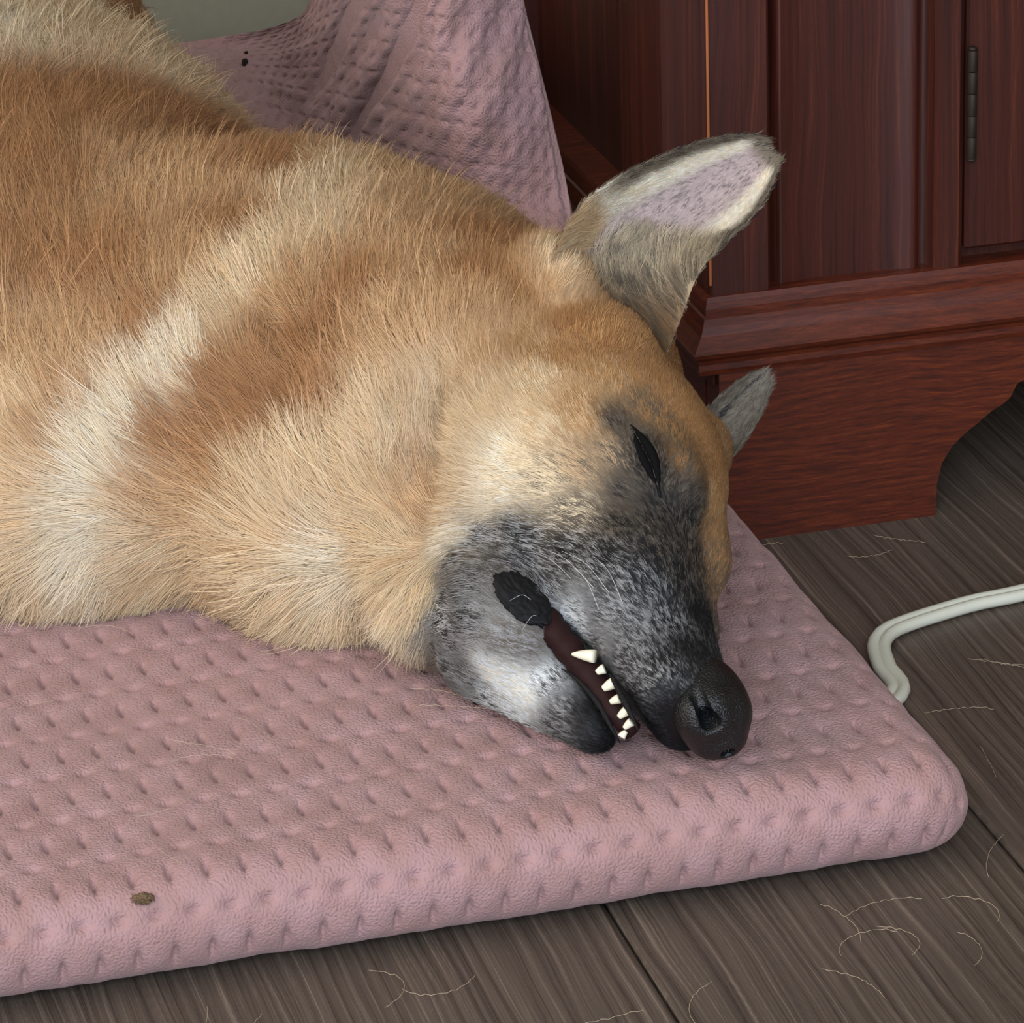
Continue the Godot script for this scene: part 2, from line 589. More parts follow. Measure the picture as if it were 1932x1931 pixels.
const FIELD := [
	# trunk: ribs and shoulder, loin, haunch (x, height over the mat, z, radii, blend, turn)
	["W", -0.200, 0.072, -0.195, 0.146, 0.090, 0.182, 0.05, 0.0],
	["W", -0.175, 0.066, -0.40, 0.105, 0.070, 0.20, 0.08, 0.0],
	["W", -0.170, 0.072, -0.52, 0.106, 0.082, 0.14, 0.05, 0.0],
	# fore and hind legs, stretched out to the left
	["C", -0.23, 0.050, -0.045, -0.40, 0.045, 0.005, 0.056, 0.040, 0.04],
	["C", -0.40, 0.045, 0.005, -0.58, 0.030, 0.05, 0.036, 0.022, 0.03],
	["C", -0.28, 0.050, -0.56, -0.50, 0.040, -0.50, 0.070, 0.035, 0.05],
	["C", -0.50, 0.040, -0.50, -0.62, 0.030, -0.62, 0.033, 0.022, 0.03],
	# neck and ruff
	["C", -0.090, 0.070, -0.072, -0.008, 0.072, 0.070, 0.070, 0.058, 0.022],
	["C", -0.130, 0.056, -0.025, -0.040, 0.060, 0.080, 0.062, 0.058, 0.035],
	["W", -0.135, 0.036, 0.010, 0.098, 0.056, 0.042, 0.03, 0.18],
	["W", -0.082, 0.028, 0.066, 0.048, 0.050, 0.046, 0.03, 0.0],
	["C", -0.050, 0.080, -0.070, -0.024, 0.076, -0.026, 0.050, 0.050, 0.025],
	# skull, cheeks, brows (head units: right, crown, muzzle)
	["E", 0.0, 0.4, -4.8, 4.6, 3.3, 5.0, 1.4, 0.0, 0],
	["E", 0.3, 0.1, -1.4, 3.0, 1.8, 3.0, 1.2, 0.30, 0],
	["E", 3.1, -2.4, -3.6, 2.7, 3.6, 4.3, 1.8, 0.0, 0],
	["E", -3.1, -2.4, -3.6, 2.7, 3.6, 4.3, 1.8, 0.0, 0],
	["E", 1.9, 0.5, -0.4, 1.7, 1.5, 2.2, 1.0, 0.0, 0],
	["E", -1.7, 0.2, -0.2, 1.5, 1.4, 2.2, 1.0, 0.0, 0],
	["E", 1.9, -2.5, 1.9, 1.7, 2.3, 3.2, 1.4, 0.0, 0],
	["E", -1.9, -2.5, 1.9, 1.7, 2.3, 3.2, 1.4, 0.0, 0],
	# roots of the ears
	["E", 2.8, 1.3, -7.2, 1.5, 1.9, 1.9, 1.2, 0.0, 0],
	["E", 4.4, 1.5, -10.3, 1.5, 1.25, 1.7, 0.9, 0.0, 0],
	["E", -3.3, 2.6, -6.2, 1.5, 1.6, 1.8, 1.2, 0.0, 0],
	# muzzle and upper lips
	["K", 0.0, -1.9, 1.0, 0.0, -2.85, 7.6, 2.0, 1.38, 1.2, 0],
	["K", 1.30, -3.6, 3.0, 0.95, -3.7, 7.85, 1.5, 1.12, 0.9, 0],
	["K", -1.30, -3.6, 3.0, -0.95, -3.7, 7.85, 1.5, 1.12, 0.9, 0],
	# throat and lower jaw
	["E", -0.3, -7.4, -3.6, 3.6, 3.3, 4.2, 1.5, 0.0, 0],
	["K", -0.4, -7.5, 0.2, 0.0, -6.55, 6.7, 2.65, 0.95, 0.5, 0],
	["E", 2.0, -7.0, 1.0, 1.6, 1.9, 2.6, 1.2, 0.0, 0],
	# the parted mouth
	["E", 1.6, -5.72, 6.2, 3.2, 0.42, 3.9, 0.25, 0.0, 1],
	# folds: behind the cheek, and across the ruff
	["G", -0.0610, 0.1000, 0.1227, -0.0677, 0.0819, 0.1297, 0.009, 0.009, 0.012],
	["G", -0.0677, 0.0819, 0.1297, -0.0726, 0.0652, 0.1378, 0.009, 0.009, 0.012],
	["G", -0.0726, 0.0652, 0.1378, -0.0757, 0.0503, 0.1585, 0.009, 0.009, 0.012],
	["G", -0.1103, 0.1148, 0.0412, -0.1039, 0.1082, 0.0628, 0.007, 0.007, 0.01],
	["G", -0.1039, 0.1082, 0.0628, -0.1005, 0.0983, 0.0822, 0.007, 0.007, 0.01],
]
# coat: place on the skin, way the hair lies, length in mm, two coat colours and the share of the second
const COAT := [
	[-0.1659, 0.1908, -0.1174, 0.02, 0.23, -0.97, 22, 0, 1, 0.4],
	[-0.1362, 0.1862, -0.1288, 0.18, 0.15, -0.97, 22, 0, 1, 0.4],
	[-0.1089, 0.1766, -0.1377, 0.28, 0.06, -0.96, 22, 0, 1, 0.4],
	[-0.0849, 0.1619, -0.1450, 0.30, -0.09, -0.95, 20, 0, 1, 0.4],
	[-0.0891, 0.1778, -0.0469, 0.52, 0.16, -0.84, 20, 0, 1, 0.4],
	[-0.1661, 0.1731, -0.0679, -0.03, 0.44, -0.90, 23, 1, 0, 0.5],
	[-0.1379, 0.1704, -0.0647, 0.21, 0.19, -0.96, 23, 1, 2, 0.35],
	[-0.1130, 0.1719, -0.0370, 0.36, 0.26, -0.90, 23, 1, 2, 0.35],
	[-0.1814, 0.1521, -0.0227, -0.21, 0.46, -0.86, 23, 1, 0, 0.5],
	[-0.1575, 0.1524, -0.0090, 0.09, 0.38, -0.92, 23, 1, 0, 0.5],
	[-0.1316, 0.1554, 0.0099, 0.26, 0.37, -0.89, 23, 1, 2, 0.3],
	[-0.1086, 0.1666, -0.0031, 0.34, 0.29, -0.89, 22, 0, 1, 0.5],
	[-0.1914, 0.1308, 0.0090, -0.19, 0.31, -0.93, 24, 2, 1, 0.5],
	[-0.1726, 0.1337, 0.0211, -0.04, 0.43, -0.90, 24, 1, 2, 0.4],
	[-0.1487, 0.1402, 0.0286, 0.11, 0.55, -0.83, 22, 0, 1, 0.4],
	[-0.1964, 0.1158, 0.0342, -0.27, 0.53, -0.80, 25, 2, 3, 0.5],
	[-0.1815, 0.1191, 0.0372, -0.20, 0.64, -0.74, 24, 1, 2, 0.4],
	[-0.1479, 0.1982, -0.1998, 0.18, 0.00, -0.98, 28, 3, 2, 0.4],
	[-0.1144, 0.1876, -0.2108, 0.22, -0.07, -0.97, 28, 3, 2, 0.35],
	[-0.1044, 0.1821, -0.1971, 0.26, -0.08, -0.96, 26, 3, 2, 0.3],
	[-0.1642, 0.2013, -0.2032, 0.15, 0.01, -0.99, 28, 3, 4, 0.4],
	[-0.1269, 0.1926, -0.2313, 0.17, -0.07, -0.98, 28, 3, 2, 0.4],
	[-0.0810, 0.1736, -0.0048, 0.03, 0.14, -0.99, 24, 3, 2, 0.35],
	[-0.0964, 0.1635, 0.0273, -0.08, 0.22, -0.97, 26, 3, 2, 0.3],
	[-0.1145, 0.1460, 0.0442, -0.21, 0.29, -0.93, 26, 3, 2, 0.3],
	[-0.1361, 0.1302, 0.0499, -0.46, 0.46, -0.76, 26, 3, 4, 0.3],
	[-0.1571, 0.1119, 0.0506, -0.63, 0.58, -0.52, 27, 3, 4, 0.4],
	[-0.1667, 0.0981, 0.0530, -0.77, 0.56, -0.32, 27, 4, 3, 0.4],
	[-0.1737, 0.0827, 0.0547, -0.97, 0.22, -0.12, 27, 4, 3, 0.4],
	[-0.1826, 0.0745, 0.0541, -0.66, -0.74, -0.08, 26, 3, 4, 0.4],
	[-0.1951, 0.0605, 0.0502, -0.27, -0.91, -0.32, 24, 3, 2, 0.3],
	[-0.1983, 0.0812, 0.0514, -0.97, -0.09, -0.22, 26, 3, 2, 0.4],
	[-0.1973, 0.0989, 0.0469, -0.80, 0.42, -0.43, 26, 2, 3, 0.5],
	[-0.1930, 0.1069, 0.0437, -0.50, 0.64, -0.58, 25, 1, 2, 0.5],
	[-0.0577, 0.1775, -0.0273, 0.15, 0.06, -0.99, 22, 3, 2, 0.45],
	[-0.0422, 0.1764, -0.0275, 0.23, -0.02, -0.97, 20, 2, 1, 0.5],
	[-0.0377, 0.1743, 0.0177, 0.30, -0.00, -0.95, 20, 1, 2, 0.4],
	[-0.0248, 0.1732, 0.0510, 0.31, 0.01, -0.95, 18, 0, 1, 0.4],
	[-0.0135, 0.1729, 0.0719, 0.33, -0.15, -0.93, 16, 0, 1, 0.4],
	[-0.0777, 0.1694, 0.0265, 0.08, 0.20, -0.98, 24, 2, 3, 0.4],
	[-0.0612, 0.1711, 0.0381, 0.19, 0.18, -0.97, 23, 2, 1, 0.5],
	[-0.0485, 0.1690, 0.0674, 0.24, 0.23, -0.94, 21, 1, 2, 0.35],
	[-0.0332, 0.1686, 0.0886, 0.25, 0.27, -0.93, 19, 0, 1, 0.4],
	[-0.0187, 0.1660, 0.1010, 0.08, 0.53, -0.84, 16, 0, 8, 0.5],
	[-0.0916, 0.1565, 0.0559, -0.06, 0.36, -0.93, 26, 2, 1, 0.5],
	[-0.0763, 0.1588, 0.0696, 0.10, 0.37, -0.92, 25, 1, 0, 0.5],
	[-0.0611, 0.1594, 0.0876, 0.17, 0.40, -0.90, 23, 1, 2, 0.4],
	[-0.0441, 0.1601, 0.1041, 0.09, 0.48, -0.87, 20, 1, 2, 0.4],
	[-0.1041, 0.1378, 0.0619, -0.23, 0.32, -0.92, 26, 1, 0, 0.5],
	[-0.0910, 0.1413, 0.0817, -0.06, 0.63, -0.78, 26, 0, 1, 0.4],
	[-0.0755, 0.1456, 0.0983, 0.05, 0.57, -0.82, 24, 1, 2, 0.4],
	[-0.0570, 0.1505, 0.1100, -0.09, 0.72, -0.69, 22, 2, 1, 0.5],
	[-0.1234, 0.1281, 0.0635, -0.47, 0.28, -0.84, 26, 0, 1, 0.4],
	[-0.1082, 0.1250, 0.0858, -0.43, 0.32, -0.84, 26, 0, 1, 0.4],
	[-0.0965, 0.1249, 0.0982, -0.18, 0.65, -0.74, 26, 0, 1, 0.4],
	[-0.1435, 0.1084, 0.0584, -0.69, 0.39, -0.61, 26, 0, 1, 0.4],
	[-0.1264, 0.1099, 0.0754, -0.50, 0.21, -0.84, 26, 0, 1, 0.4],
	[-0.1142, 0.1137, 0.0886, -0.27, 0.59, -0.76, 26, 0, 1, 0.4],
	[-0.1483, 0.0873, 0.0606, -0.81, 0.30, -0.50, 27, 1, 2, 0.5],
	[-0.1295, 0.0945, 0.0799, -0.43, 0.40, -0.81, 27, 2, 1, 0.5],
	[-0.1234, 0.0959, 0.0878, -0.14, 0.82, -0.56, 27, 3, 2, 0.3],
	[-0.1055, 0.1055, 0.1025, -0.14, 0.84, -0.53, 27, 3, 2, 0.35],
	[-0.1448, 0.0712, 0.0621, -0.72, -0.25, -0.64, 27, 2, 3, 0.5],
	[-0.1252, 0.0803, 0.0900, -0.58, 0.06, -0.81, 28, 3, 2, 0.4],
	[-0.1099, 0.0857, 0.1052, -0.29, 0.88, -0.37, 28, 3, 2, 0.3],
	[-0.0914, 0.1008, 0.1154, -0.28, 0.86, -0.42, 26, 2, 3, 0.5],
	[-0.0789, 0.1218, 0.1169, -0.28, 0.86, -0.42, 24, 2, 3, 0.5],
	[-0.1587, 0.0598, 0.0539, -0.59, -0.76, -0.27, 26, 2, 3, 0.5],
	[-0.1341, 0.0657, 0.0748, -0.29, -0.62, -0.73, 26, 3, 2, 0.4],
	[-0.1125, 0.0754, 0.1041, -0.69, -0.44, -0.57, 27, 3, 2, 0.35],
	[-0.0939, 0.0776, 0.1159, -0.84, -0.09, -0.53, 27, 3, 4, 0.3],
	[-0.0810, 0.0895, 0.1358, -0.35, 0.19, -0.92, 25, 3, 2, 0.35],
	[-0.0664, 0.0988, 0.1289, -0.34, 0.56, -0.75, 22, 1, 2, 0.4],  # tan puts the shade of the groove behind the cheek into the coat
	[-0.1070, 0.0681, 0.1076, -0.39, -0.85, -0.36, 24, 3, 2, 0.35],
	[-0.0923, 0.0631, 0.1141, -0.20, -0.92, -0.35, 24, 3, 2, 0.3],
	[-0.0828, 0.0719, 0.1482, -0.06, -0.87, -0.48, 22, 3, 4, 0.3],
	[-0.0797, 0.0856, 0.1448, -0.82, -0.58, 0.04, 24, 3, 2, 0.35],
	[-0.0744, 0.0827, 0.1518, -0.47, -0.69, 0.54, 20, 3, 2, 0.4],
	[-0.0525, 0.1417, 0.1166, -0.27, 0.81, -0.51, 18, 2, 3, 0.4],
	[-0.0394, 0.1529, 0.1192, -0.06, 0.43, -0.90, 14, 2, 1, 0.5],
	[-0.0204, 0.1557, 0.1240, -0.01, 0.16, -0.99, 11, 8, 2, 0.4],
	[-0.0117, 0.1547, 0.1427, 0.05, 0.19, -0.98, 9, 8, 1, 0.4],
	[0.0111, 0.1513, 0.1471, 0.17, 0.26, -0.95, 8, 8, 1, 0.4],
	[0.0370, 0.1357, 0.1056, 0.17, -0.01, -0.99, 8, 8, 1, 0.4],
	[-0.0012, 0.1514, 0.1547, 0.06, 0.39, -0.92, 8, 8, 2, 0.35],
	[0.0208, 0.1423, 0.1547, 0.21, 0.39, -0.90, 7, 8, 1, 0.3],
	[0.0272, 0.1329, 0.1598, 0.28, 0.41, -0.87, 6, 8, 1, 0.3],
	[-0.0533, 0.1323, 0.1412, -0.18, 0.05, -0.98, 16, 3, 2, 0.35],
	[-0.0409, 0.1426, 0.1497, -0.15, 0.17, -0.98, 12, 3, 2, 0.4],
	[-0.0256, 0.1503, 0.1487, -0.14, 0.21, -0.97, 10, 2, 3, 0.5],
	[-0.0546, 0.1194, 0.1553, -0.28, -0.14, -0.95, 15, 3, 2, 0.3],
	[-0.0433, 0.1308, 0.1678, -0.53, 0.13, -0.84, 11, 3, 4, 0.4],
	[-0.0297, 0.1398, 0.1695, -0.55, 0.29, -0.79, 9, 3, 2, 0.4],
	[-0.0143, 0.1463, 0.1648, -0.26, 0.45, -0.86, 8, 2, 8, 0.5],
	[-0.0589, 0.1084, 0.1458, -0.04, -0.44, -0.89, 17, 2, 3, 0.5],
	[-0.0602, 0.0996, 0.1588, -0.77, -0.56, -0.32, 14, 3, 4, 0.4],
	[-0.0506, 0.1147, 0.1665, -0.46, -0.26, -0.85, 12, 4, 3, 0.4],
	[-0.0450, 0.1224, 0.1724, -0.63, -0.01, -0.78, 10, 3, 4, 0.4],
	[-0.0037, 0.1409, 0.1723, -0.53, 0.59, -0.61, 5, 7, 6, 0.45],
	[-0.0129, 0.1410, 0.1731, -0.48, 0.53, -0.70, 7, 2, 8, 0.4],
	[0.0015, 0.1338, 0.1799, -0.57, 0.52, -0.63, 3, 6, 7, 0.4],
	[0.0021, 0.1293, 0.1847, -0.57, 0.52, -0.64, 3, 6, 7, 0.3],
	[0.0031, 0.1247, 0.1890, -0.57, 0.52, -0.63, 3, 6, 7, 0.3],
	[0.0057, 0.1348, 0.1787, 0.42, 0.50, -0.76, 3, 6, 7, 0.5],
	[0.0068, 0.1306, 0.1844, 0.50, 0.59, -0.64, 3, 6, 7, 0.4],
	[0.0079, 0.1261, 0.1891, 0.49, 0.70, -0.52, 3, 6, 7, 0.4],
	[-0.0078, 0.1776, 0.1008, 0.47, 0.73, -0.49, 10.5, 2, 3, 0.4],
	[-0.0120, 0.1710, 0.1019, 0.30, 0.94, -0.17, 10.5, 2, 8, 0.4],
	[-0.0050, 0.1595, 0.1214, 0.33, 0.32, -0.89, 11, 8, 0, 0.4],
	[0.0067, 0.1558, 0.1356, 0.33, 0.23, -0.92, 10.5, 8, 0, 0.4],
	[0.0383, 0.1403, 0.0914, 0.32, 0.07, -0.94, 10, 8, 0, 0.3],
	[0.0087, 0.1257, 0.1895, 0.49, 0.70, -0.53, 3.5, 6, 7, 0.35],
	[0.0052, 0.1188, 0.1942, -0.26, 0.76, -0.60, 3.5, 6, 9, 0.3],
	[-0.0074, 0.1329, 0.1809, -0.73, 0.59, -0.35, 6, 7, 2, 0.4],
	[-0.0053, 0.1216, 0.1898, -0.76, 0.39, -0.52, 6, 7, 6, 0.4],
	[-0.0183, 0.1293, 0.1838, -0.81, 0.46, -0.36, 7, 2, 7, 0.4],
	[-0.0298, 0.1262, 0.1825, -0.82, 0.25, -0.52, 8, 3, 7, 0.2],
	[-0.0241, 0.1177, 0.1891, -0.83, 0.26, -0.50, 7, 7, 3, 0.4],
	[-0.0122, 0.1130, 0.2021, -0.49, 0.22, -0.84, 5, 6, 7, 0.4],
	[0.0051, 0.1149, 0.1976, -0.58, 0.66, -0.48, 4, 6, 7, 0.3],
	[0.0169, 0.1274, 0.1859, 0.41, 0.40, -0.82, 5, 8, 7, 0.5],
	[0.0173, 0.1346, 0.1722, 0.16, 0.31, -0.93, 6, 8, 7, 0.4],
	[0.0114, 0.1412, 0.1655, -0.11, 0.57, -0.81, 6, 8, 7, 0.5],
	[0.0156, 0.1199, 0.1928, 0.80, 0.38, -0.47, 5, 9, 7, 0.5],
	[0.0159, 0.1080, 0.1943, 0.28, 0.95, -0.13, 5, 6, 7, 0.4],
	[0.0301, 0.1069, 0.1749, 0.23, 0.91, -0.35, 5, 8, 2, 0.3],
	[0.0285, 0.0963, 0.1796, 0.32, 0.66, -0.67, 5, 8, 7, 0.3],
	[0.0343, 0.1153, 0.1654, 0.35, 0.48, -0.80, 6, 8, 1, 0.3],
	[0.0320, 0.1263, 0.1606, 0.28, 0.45, -0.85, 6, 8, 1, 0.3],
	[0.0277, 0.0881, 0.1850, 0.19, 0.81, -0.56, 5, 7, 8, 0.5],
	[0.0196, 0.0939, 0.1915, -0.00, 0.81, -0.59, 4.5, 6, 7, 0.4],
	[-0.0005, 0.1061, 0.2149, -0.41, 0.66, -0.63, 4.5, 6, 7, 0.3],
	[0.0086, 0.0933, 0.2168, -0.33, 0.92, -0.20, 4, 6, 7, 0.3],
	[0.0104, 0.0854, 0.2232, 0.02, 0.50, -0.87, 3.5, 6, 9, 0.3],
	[-0.0085, 0.0998, 0.2216, -0.56, 0.64, -0.53, 4.5, 6, 10, 0.25],
	[-0.0190, 0.1052, 0.2111, -0.54, 0.23, -0.81, 5, 6, 10, 0.28],
	[-0.0284, 0.1047, 0.1962, -0.39, -0.01, -0.92, 6, 6, 10, 0.35],
	[-0.0394, 0.1056, 0.1790, -0.69, 0.11, -0.71, 8, 6, 10, 0.42],
	[-0.0502, 0.1024, 0.1669, -0.66, -0.10, -0.74, 9, 6, 10, 0.45],
	[-0.0149, 0.0895, 0.2290, -0.51, 0.43, -0.75, 4, 9, 10, 0.4],
	[-0.0040, 0.0870, 0.2316, -0.36, 0.59, -0.72, 3.5, 6, 10, 0.35],
	[0.0007, 0.0812, 0.2413, -0.15, 0.43, -0.89, 3, 6, 9, 0.3],
	[-0.0229, 0.0892, 0.2231, -0.53, 0.22, -0.82, 4.5, 9, 10, 0.5],
	[-0.0304, 0.0822, 0.2111, -0.32, -0.08, -0.94, 5, 5, 6, 0.2],
	[-0.0264, 0.0779, 0.2242, -0.24, -0.06, -0.97, 4, 10, 9, 0.3],
	[-0.0218, 0.0781, 0.2382, -0.34, 0.14, -0.93, 3.5, 9, 10, 0.38],
	[-0.0138, 0.0780, 0.2501, -0.35, 0.33, -0.88, 3, 6, 10, 0.25],
	[-0.0207, 0.0673, 0.2467, -0.19, 0.04, -0.98, 2.5, 6, 9, 0.4],
	[-0.0140, 0.0676, 0.2565, -0.63, 0.75, -0.23, 2, 6, 9, 0.2],
	[-0.0131, 0.0537, 0.2465, -0.48, 0.29, -0.82, 1.8, 6, 9, 0.2],
	[-0.0047, 0.0475, 0.2503, -0.82, 0.56, 0.12, 1.8, 6, 9, 0.2],
	[-0.0198, 0.0736, 0.2474, -0.31, 0.18, -0.93, 3, 9, 10, 0.3],
	[-0.0620, 0.0950, 0.1654, -0.53, -0.46, -0.72, 10, 6, 10, 0.4],
	[-0.0633, 0.0929, 0.1853, -0.61, -0.38, -0.69, 9, 6, 10, 0.55],
	[-0.0353, 0.0922, 0.1985, -0.54, 0.05, -0.84, 6, 9, 10, 0.4],
	[-0.0410, 0.0973, 0.1837, -0.93, 0.24, -0.28, 7, 9, 10, 0.35],
	[-0.0697, 0.0847, 0.1783, -0.18, -0.47, -0.87, 10, 10, 6, 0.5],
	[-0.0710, 0.0791, 0.1784, -0.08, -0.52, -0.85, 11, 5, 6, 0.4],
	[-0.0652, 0.0822, 0.1990, -0.54, -0.10, -0.84, 8, 10, 6, 0.5],
	[-0.0564, 0.0780, 0.2091, -0.80, 0.35, -0.49, 7, 7, 10, 0.45],
	[-0.0474, 0.0757, 0.2116, -0.79, 0.60, -0.08, 5, 7, 10, 0.4],
	[-0.0700, 0.0698, 0.1851, -0.25, -0.18, -0.95, 8, 10, 6, 0.4],
	[-0.0723, 0.0592, 0.1770, -0.20, 0.02, -0.98, 7, 6, 10, 0.45],
	[-0.0644, 0.0561, 0.1919, -0.49, 0.33, -0.81, 7, 6, 10, 0.4],
	[-0.0579, 0.0644, 0.2059, -0.65, 0.37, -0.67, 7, 5, 4, 0.3],
	[-0.0510, 0.0584, 0.2159, -0.48, 0.17, -0.86, 6, 5, 4, 0.3],
	[-0.0442, 0.0643, 0.2201, -0.53, 0.20, -0.82, 5, 5, 9, 0.45],
	[-0.0426, 0.0593, 0.2280, -0.50, 0.19, -0.85, 4.5, 9, 10, 0.4],
	[-0.0367, 0.0593, 0.2346, -0.53, 0.23, -0.81, 3.5, 6, 9, 0.35],
	[-0.0448, 0.0513, 0.2279, -0.48, 0.17, -0.86, 4, 9, 10, 0.5],
	[-0.0514, 0.0457, 0.2085, -0.65, 0.39, -0.66, 6, 5, 6, 0.12],
	[-0.0599, 0.0502, 0.1967, -0.55, 0.41, -0.72, 6, 5, 6, 0.3],
	[-0.0340, 0.0547, 0.2414, -0.75, 0.52, -0.41, 3, 6, 9, 0.3],
	[-0.0304, 0.0492, 0.2420, -0.71, 0.66, 0.25, 3, 6, 9, 0.3],
]
const EAR_UP_LEFT := [[-0.0133, 0.1724, 0.1177], [-0.0115, 0.1849, 0.1089], [-0.0060, 0.1953, 0.1013], [0.0046, 0.2026, 0.0959], [0.0151, 0.2065, 0.0928], [0.0280, 0.2102, 0.0898], [0.0409, 0.2130, 0.0874], [0.0520, 0.2154, 0.0854], [0.0618, 0.2166, 0.0843], [0.0704, 0.2170, 0.0837], [0.0773, 0.2165, 0.0839], [0.0827, 0.2147, 0.0850]]
const EAR_UP_RIGHT := [[0.0365, 0.1543, 0.1289], [0.0397, 0.1625, 0.1231], [0.0429, 0.1706, 0.1173], [0.0486, 0.1767, 0.1128], [0.0540, 0.1800, 0.1103], [0.0614, 0.1844, 0.1070], [0.0675, 0.1877, 0.1045], [0.0728, 0.1911, 0.1019], [0.0779, 0.1956, 0.0986], [0.0818, 0.1999, 0.0955], [0.0843, 0.2033, 0.0930], [0.0867, 0.2069, 0.0904]]
const EAR_UP_OPEN := [0.024, 0.576, 0.817]
const EAR_LOW_LEFT := [[0.0434, 0.1027, 0.1003], [0.0505, 0.1081, 0.0948], [0.0574, 0.1115, 0.0910], [0.0629, 0.1141, 0.0882], [0.0682, 0.1163, 0.0857], [0.0737, 0.1183, 0.0834], [0.0788, 0.1194, 0.0820], [0.0818, 0.1192, 0.0819]]
const EAR_LOW_RIGHT := [[0.0512, 0.0896, 0.1119], [0.0568, 0.0926, 0.1086], [0.0619, 0.0956, 0.1054], [0.0668, 0.0989, 0.1019], [0.0720, 0.1028, 0.0979], [0.0769, 0.1069, 0.0937], [0.0807, 0.1110, 0.0896], [0.0836, 0.1151, 0.0855]]
const EAR_LOW_OPEN := [0.061, 0.678, 0.733]
const EYE_SLIT := [[0.0010, 0.1403, 0.1719], [0.0023, 0.1379, 0.1747], [0.0034, 0.1347, 0.1788], [0.0044, 0.1313, 0.1831], [0.0051, 0.1274, 0.1873], [0.0055, 0.1233, 0.1908], [0.0055, 0.1196, 0.1937]]
const LIP_FOLD := [[-0.0491, 0.0911, 0.2021], [-0.0446, 0.0864, 0.2064], [-0.0426, 0.0935, 0.1966]]
const UPPER_LIP := [[-0.0409, 0.0878, 0.2110], [-0.0382, 0.0856, 0.2163], [-0.0332, 0.0813, 0.2284], [-0.0288, 0.0763, 0.2420], [-0.0268, 0.0702, 0.2537], [-0.0250, 0.0636, 0.2633], [-0.0205, 0.0603, 0.2646], [-0.0145, 0.0585, 0.2651]]
const LOWER_LIP := [[-0.0459, 0.0821, 0.2104], [-0.0452, 0.0750, 0.2181], [-0.0413, 0.0725, 0.2242], [-0.0371, 0.0701, 0.2302], [-0.0329, 0.0650, 0.2407], [-0.0307, 0.0591, 0.2504], [-0.0284, 0.0540, 0.2519]]
const TEETH := [[-0.0306, 0.0781, 0.2299, -0.0375, 0.0779, 0.2241, 0.0025], [-0.0288, 0.0757, 0.2359, -0.0318, 0.0745, 0.2350, 0.0018], [-0.0271, 0.0730, 0.2425, -0.0313, 0.0708, 0.2411, 0.0022], [-0.0269, 0.0693, 0.2482, -0.0302, 0.0678, 0.2462, 0.0018], [-0.0256, 0.0670, 0.2533, -0.0290, 0.0645, 0.2522, 0.0019], [-0.0254, 0.0640, 0.2569, -0.0282, 0.0618, 0.2560, 0.0016], [-0.0310, 0.0622, 0.2417, -0.0283, 0.0641, 0.2433, 0.0014], [-0.0284, 0.0569, 0.2535, -0.0266, 0.0591, 0.2529, 0.0015]]
const BLANKET := [[[-0.0423, 0.0530, -0.5712], [-0.0037, 0.0530, -0.4497], [0.0220, 0.0550, -0.3675], [0.0351, 0.0790, -0.2244], [0.0620, 0.1010, -0.1362]], [[-0.0323, 0.0550, -0.6255], [0.0058, 0.0590, -0.5204], [0.0201, 0.0790, -0.3894], [0.0299, 0.1110, -0.2090], [0.0765, 0.1090, -0.1753]], [[-0.0237, 0.0570, -0.6718], [0.0203, 0.0690, -0.5804], [0.0156, 0.1240, -0.3658], [0.0235, 0.1590, -0.1955], [0.0766, 0.1490, -0.1976]], [[-0.0203, 0.0590, -0.6900], [0.0308, 0.0790, -0.6064], [0.0020, 0.1740, -0.3093], [0.0174, 0.1990, -0.1933], [0.0706, 0.1940, -0.2112]], [[-0.0143, 0.0510, -0.7257], [0.0346, 0.0940, -0.5928], [-0.0050, 0.2140, -0.2606], [0.0147, 0.2390, -0.1759], [0.0576, 0.2340, -0.1900]]]
const WHISKERS := [[[-0.0308, 0.0968, 0.2039], [-0.0487, 0.1101, 0.2027]], [[-0.0257, 0.0969, 0.2135], [-0.0456, 0.1146, 0.2098]], [[-0.0214, 0.0964, 0.2187], [-0.0377, 0.1139, 0.2160]], [[-0.0255, 0.0908, 0.2187], [-0.0345, 0.1082, 0.2180]], [[-0.0179, 0.0937, 0.2232], [-0.0277, 0.1127, 0.2216]], [[-0.0447, 0.0894, 0.2036], [-0.0555, 0.0938, 0.2079]], [[-0.0437, 0.0854, 0.2067], [-0.0525, 0.0845, 0.2137]], [[-0.0333, 0.0721, 0.1961], [-0.0399, 0.0676, 0.2052]], [[-0.0313, 0.0724, 0.1999], [-0.0366, 0.0718, 0.2077]], [[-0.0550, 0.1013, 0.1624], [-0.0750, 0.1067, 0.1639]]]
const LASHES := [[0.0275, 0.0735, 0.1699], [0.0312, 0.0730, 0.1764]]

# ------------------------------------------------------------------ dog: body as one smooth field
# each entry: kind (0 cone, 1 ellipsoid), blend, then vectors
var f_kind := PackedInt32Array()
var f_k := PackedFloat32Array()
var f_a := PackedVector3Array()
var f_b := PackedVector3Array()
var f_r := PackedVector2Array()
var f_w: Array[Basis] = []
var f_wt: Array[Basis] = []
var f_cut := PackedInt32Array()

func hp(r: float, d: float, f: float) -> Vector3:
	return HEAD_AT + (HR * r + HD * d + HF * f) * HS

func cone(a: Vector3, b: Vector3, ra: float, rb: float, k: float, cut := 0) -> void:
	f_kind.append(0); f_k.append(k); f_a.append(a); f_b.append(b - a); f_r.append(Vector2(ra, rb)); f_w.append(Basis()); f_wt.append(Basis()); f_cut.append(cut)

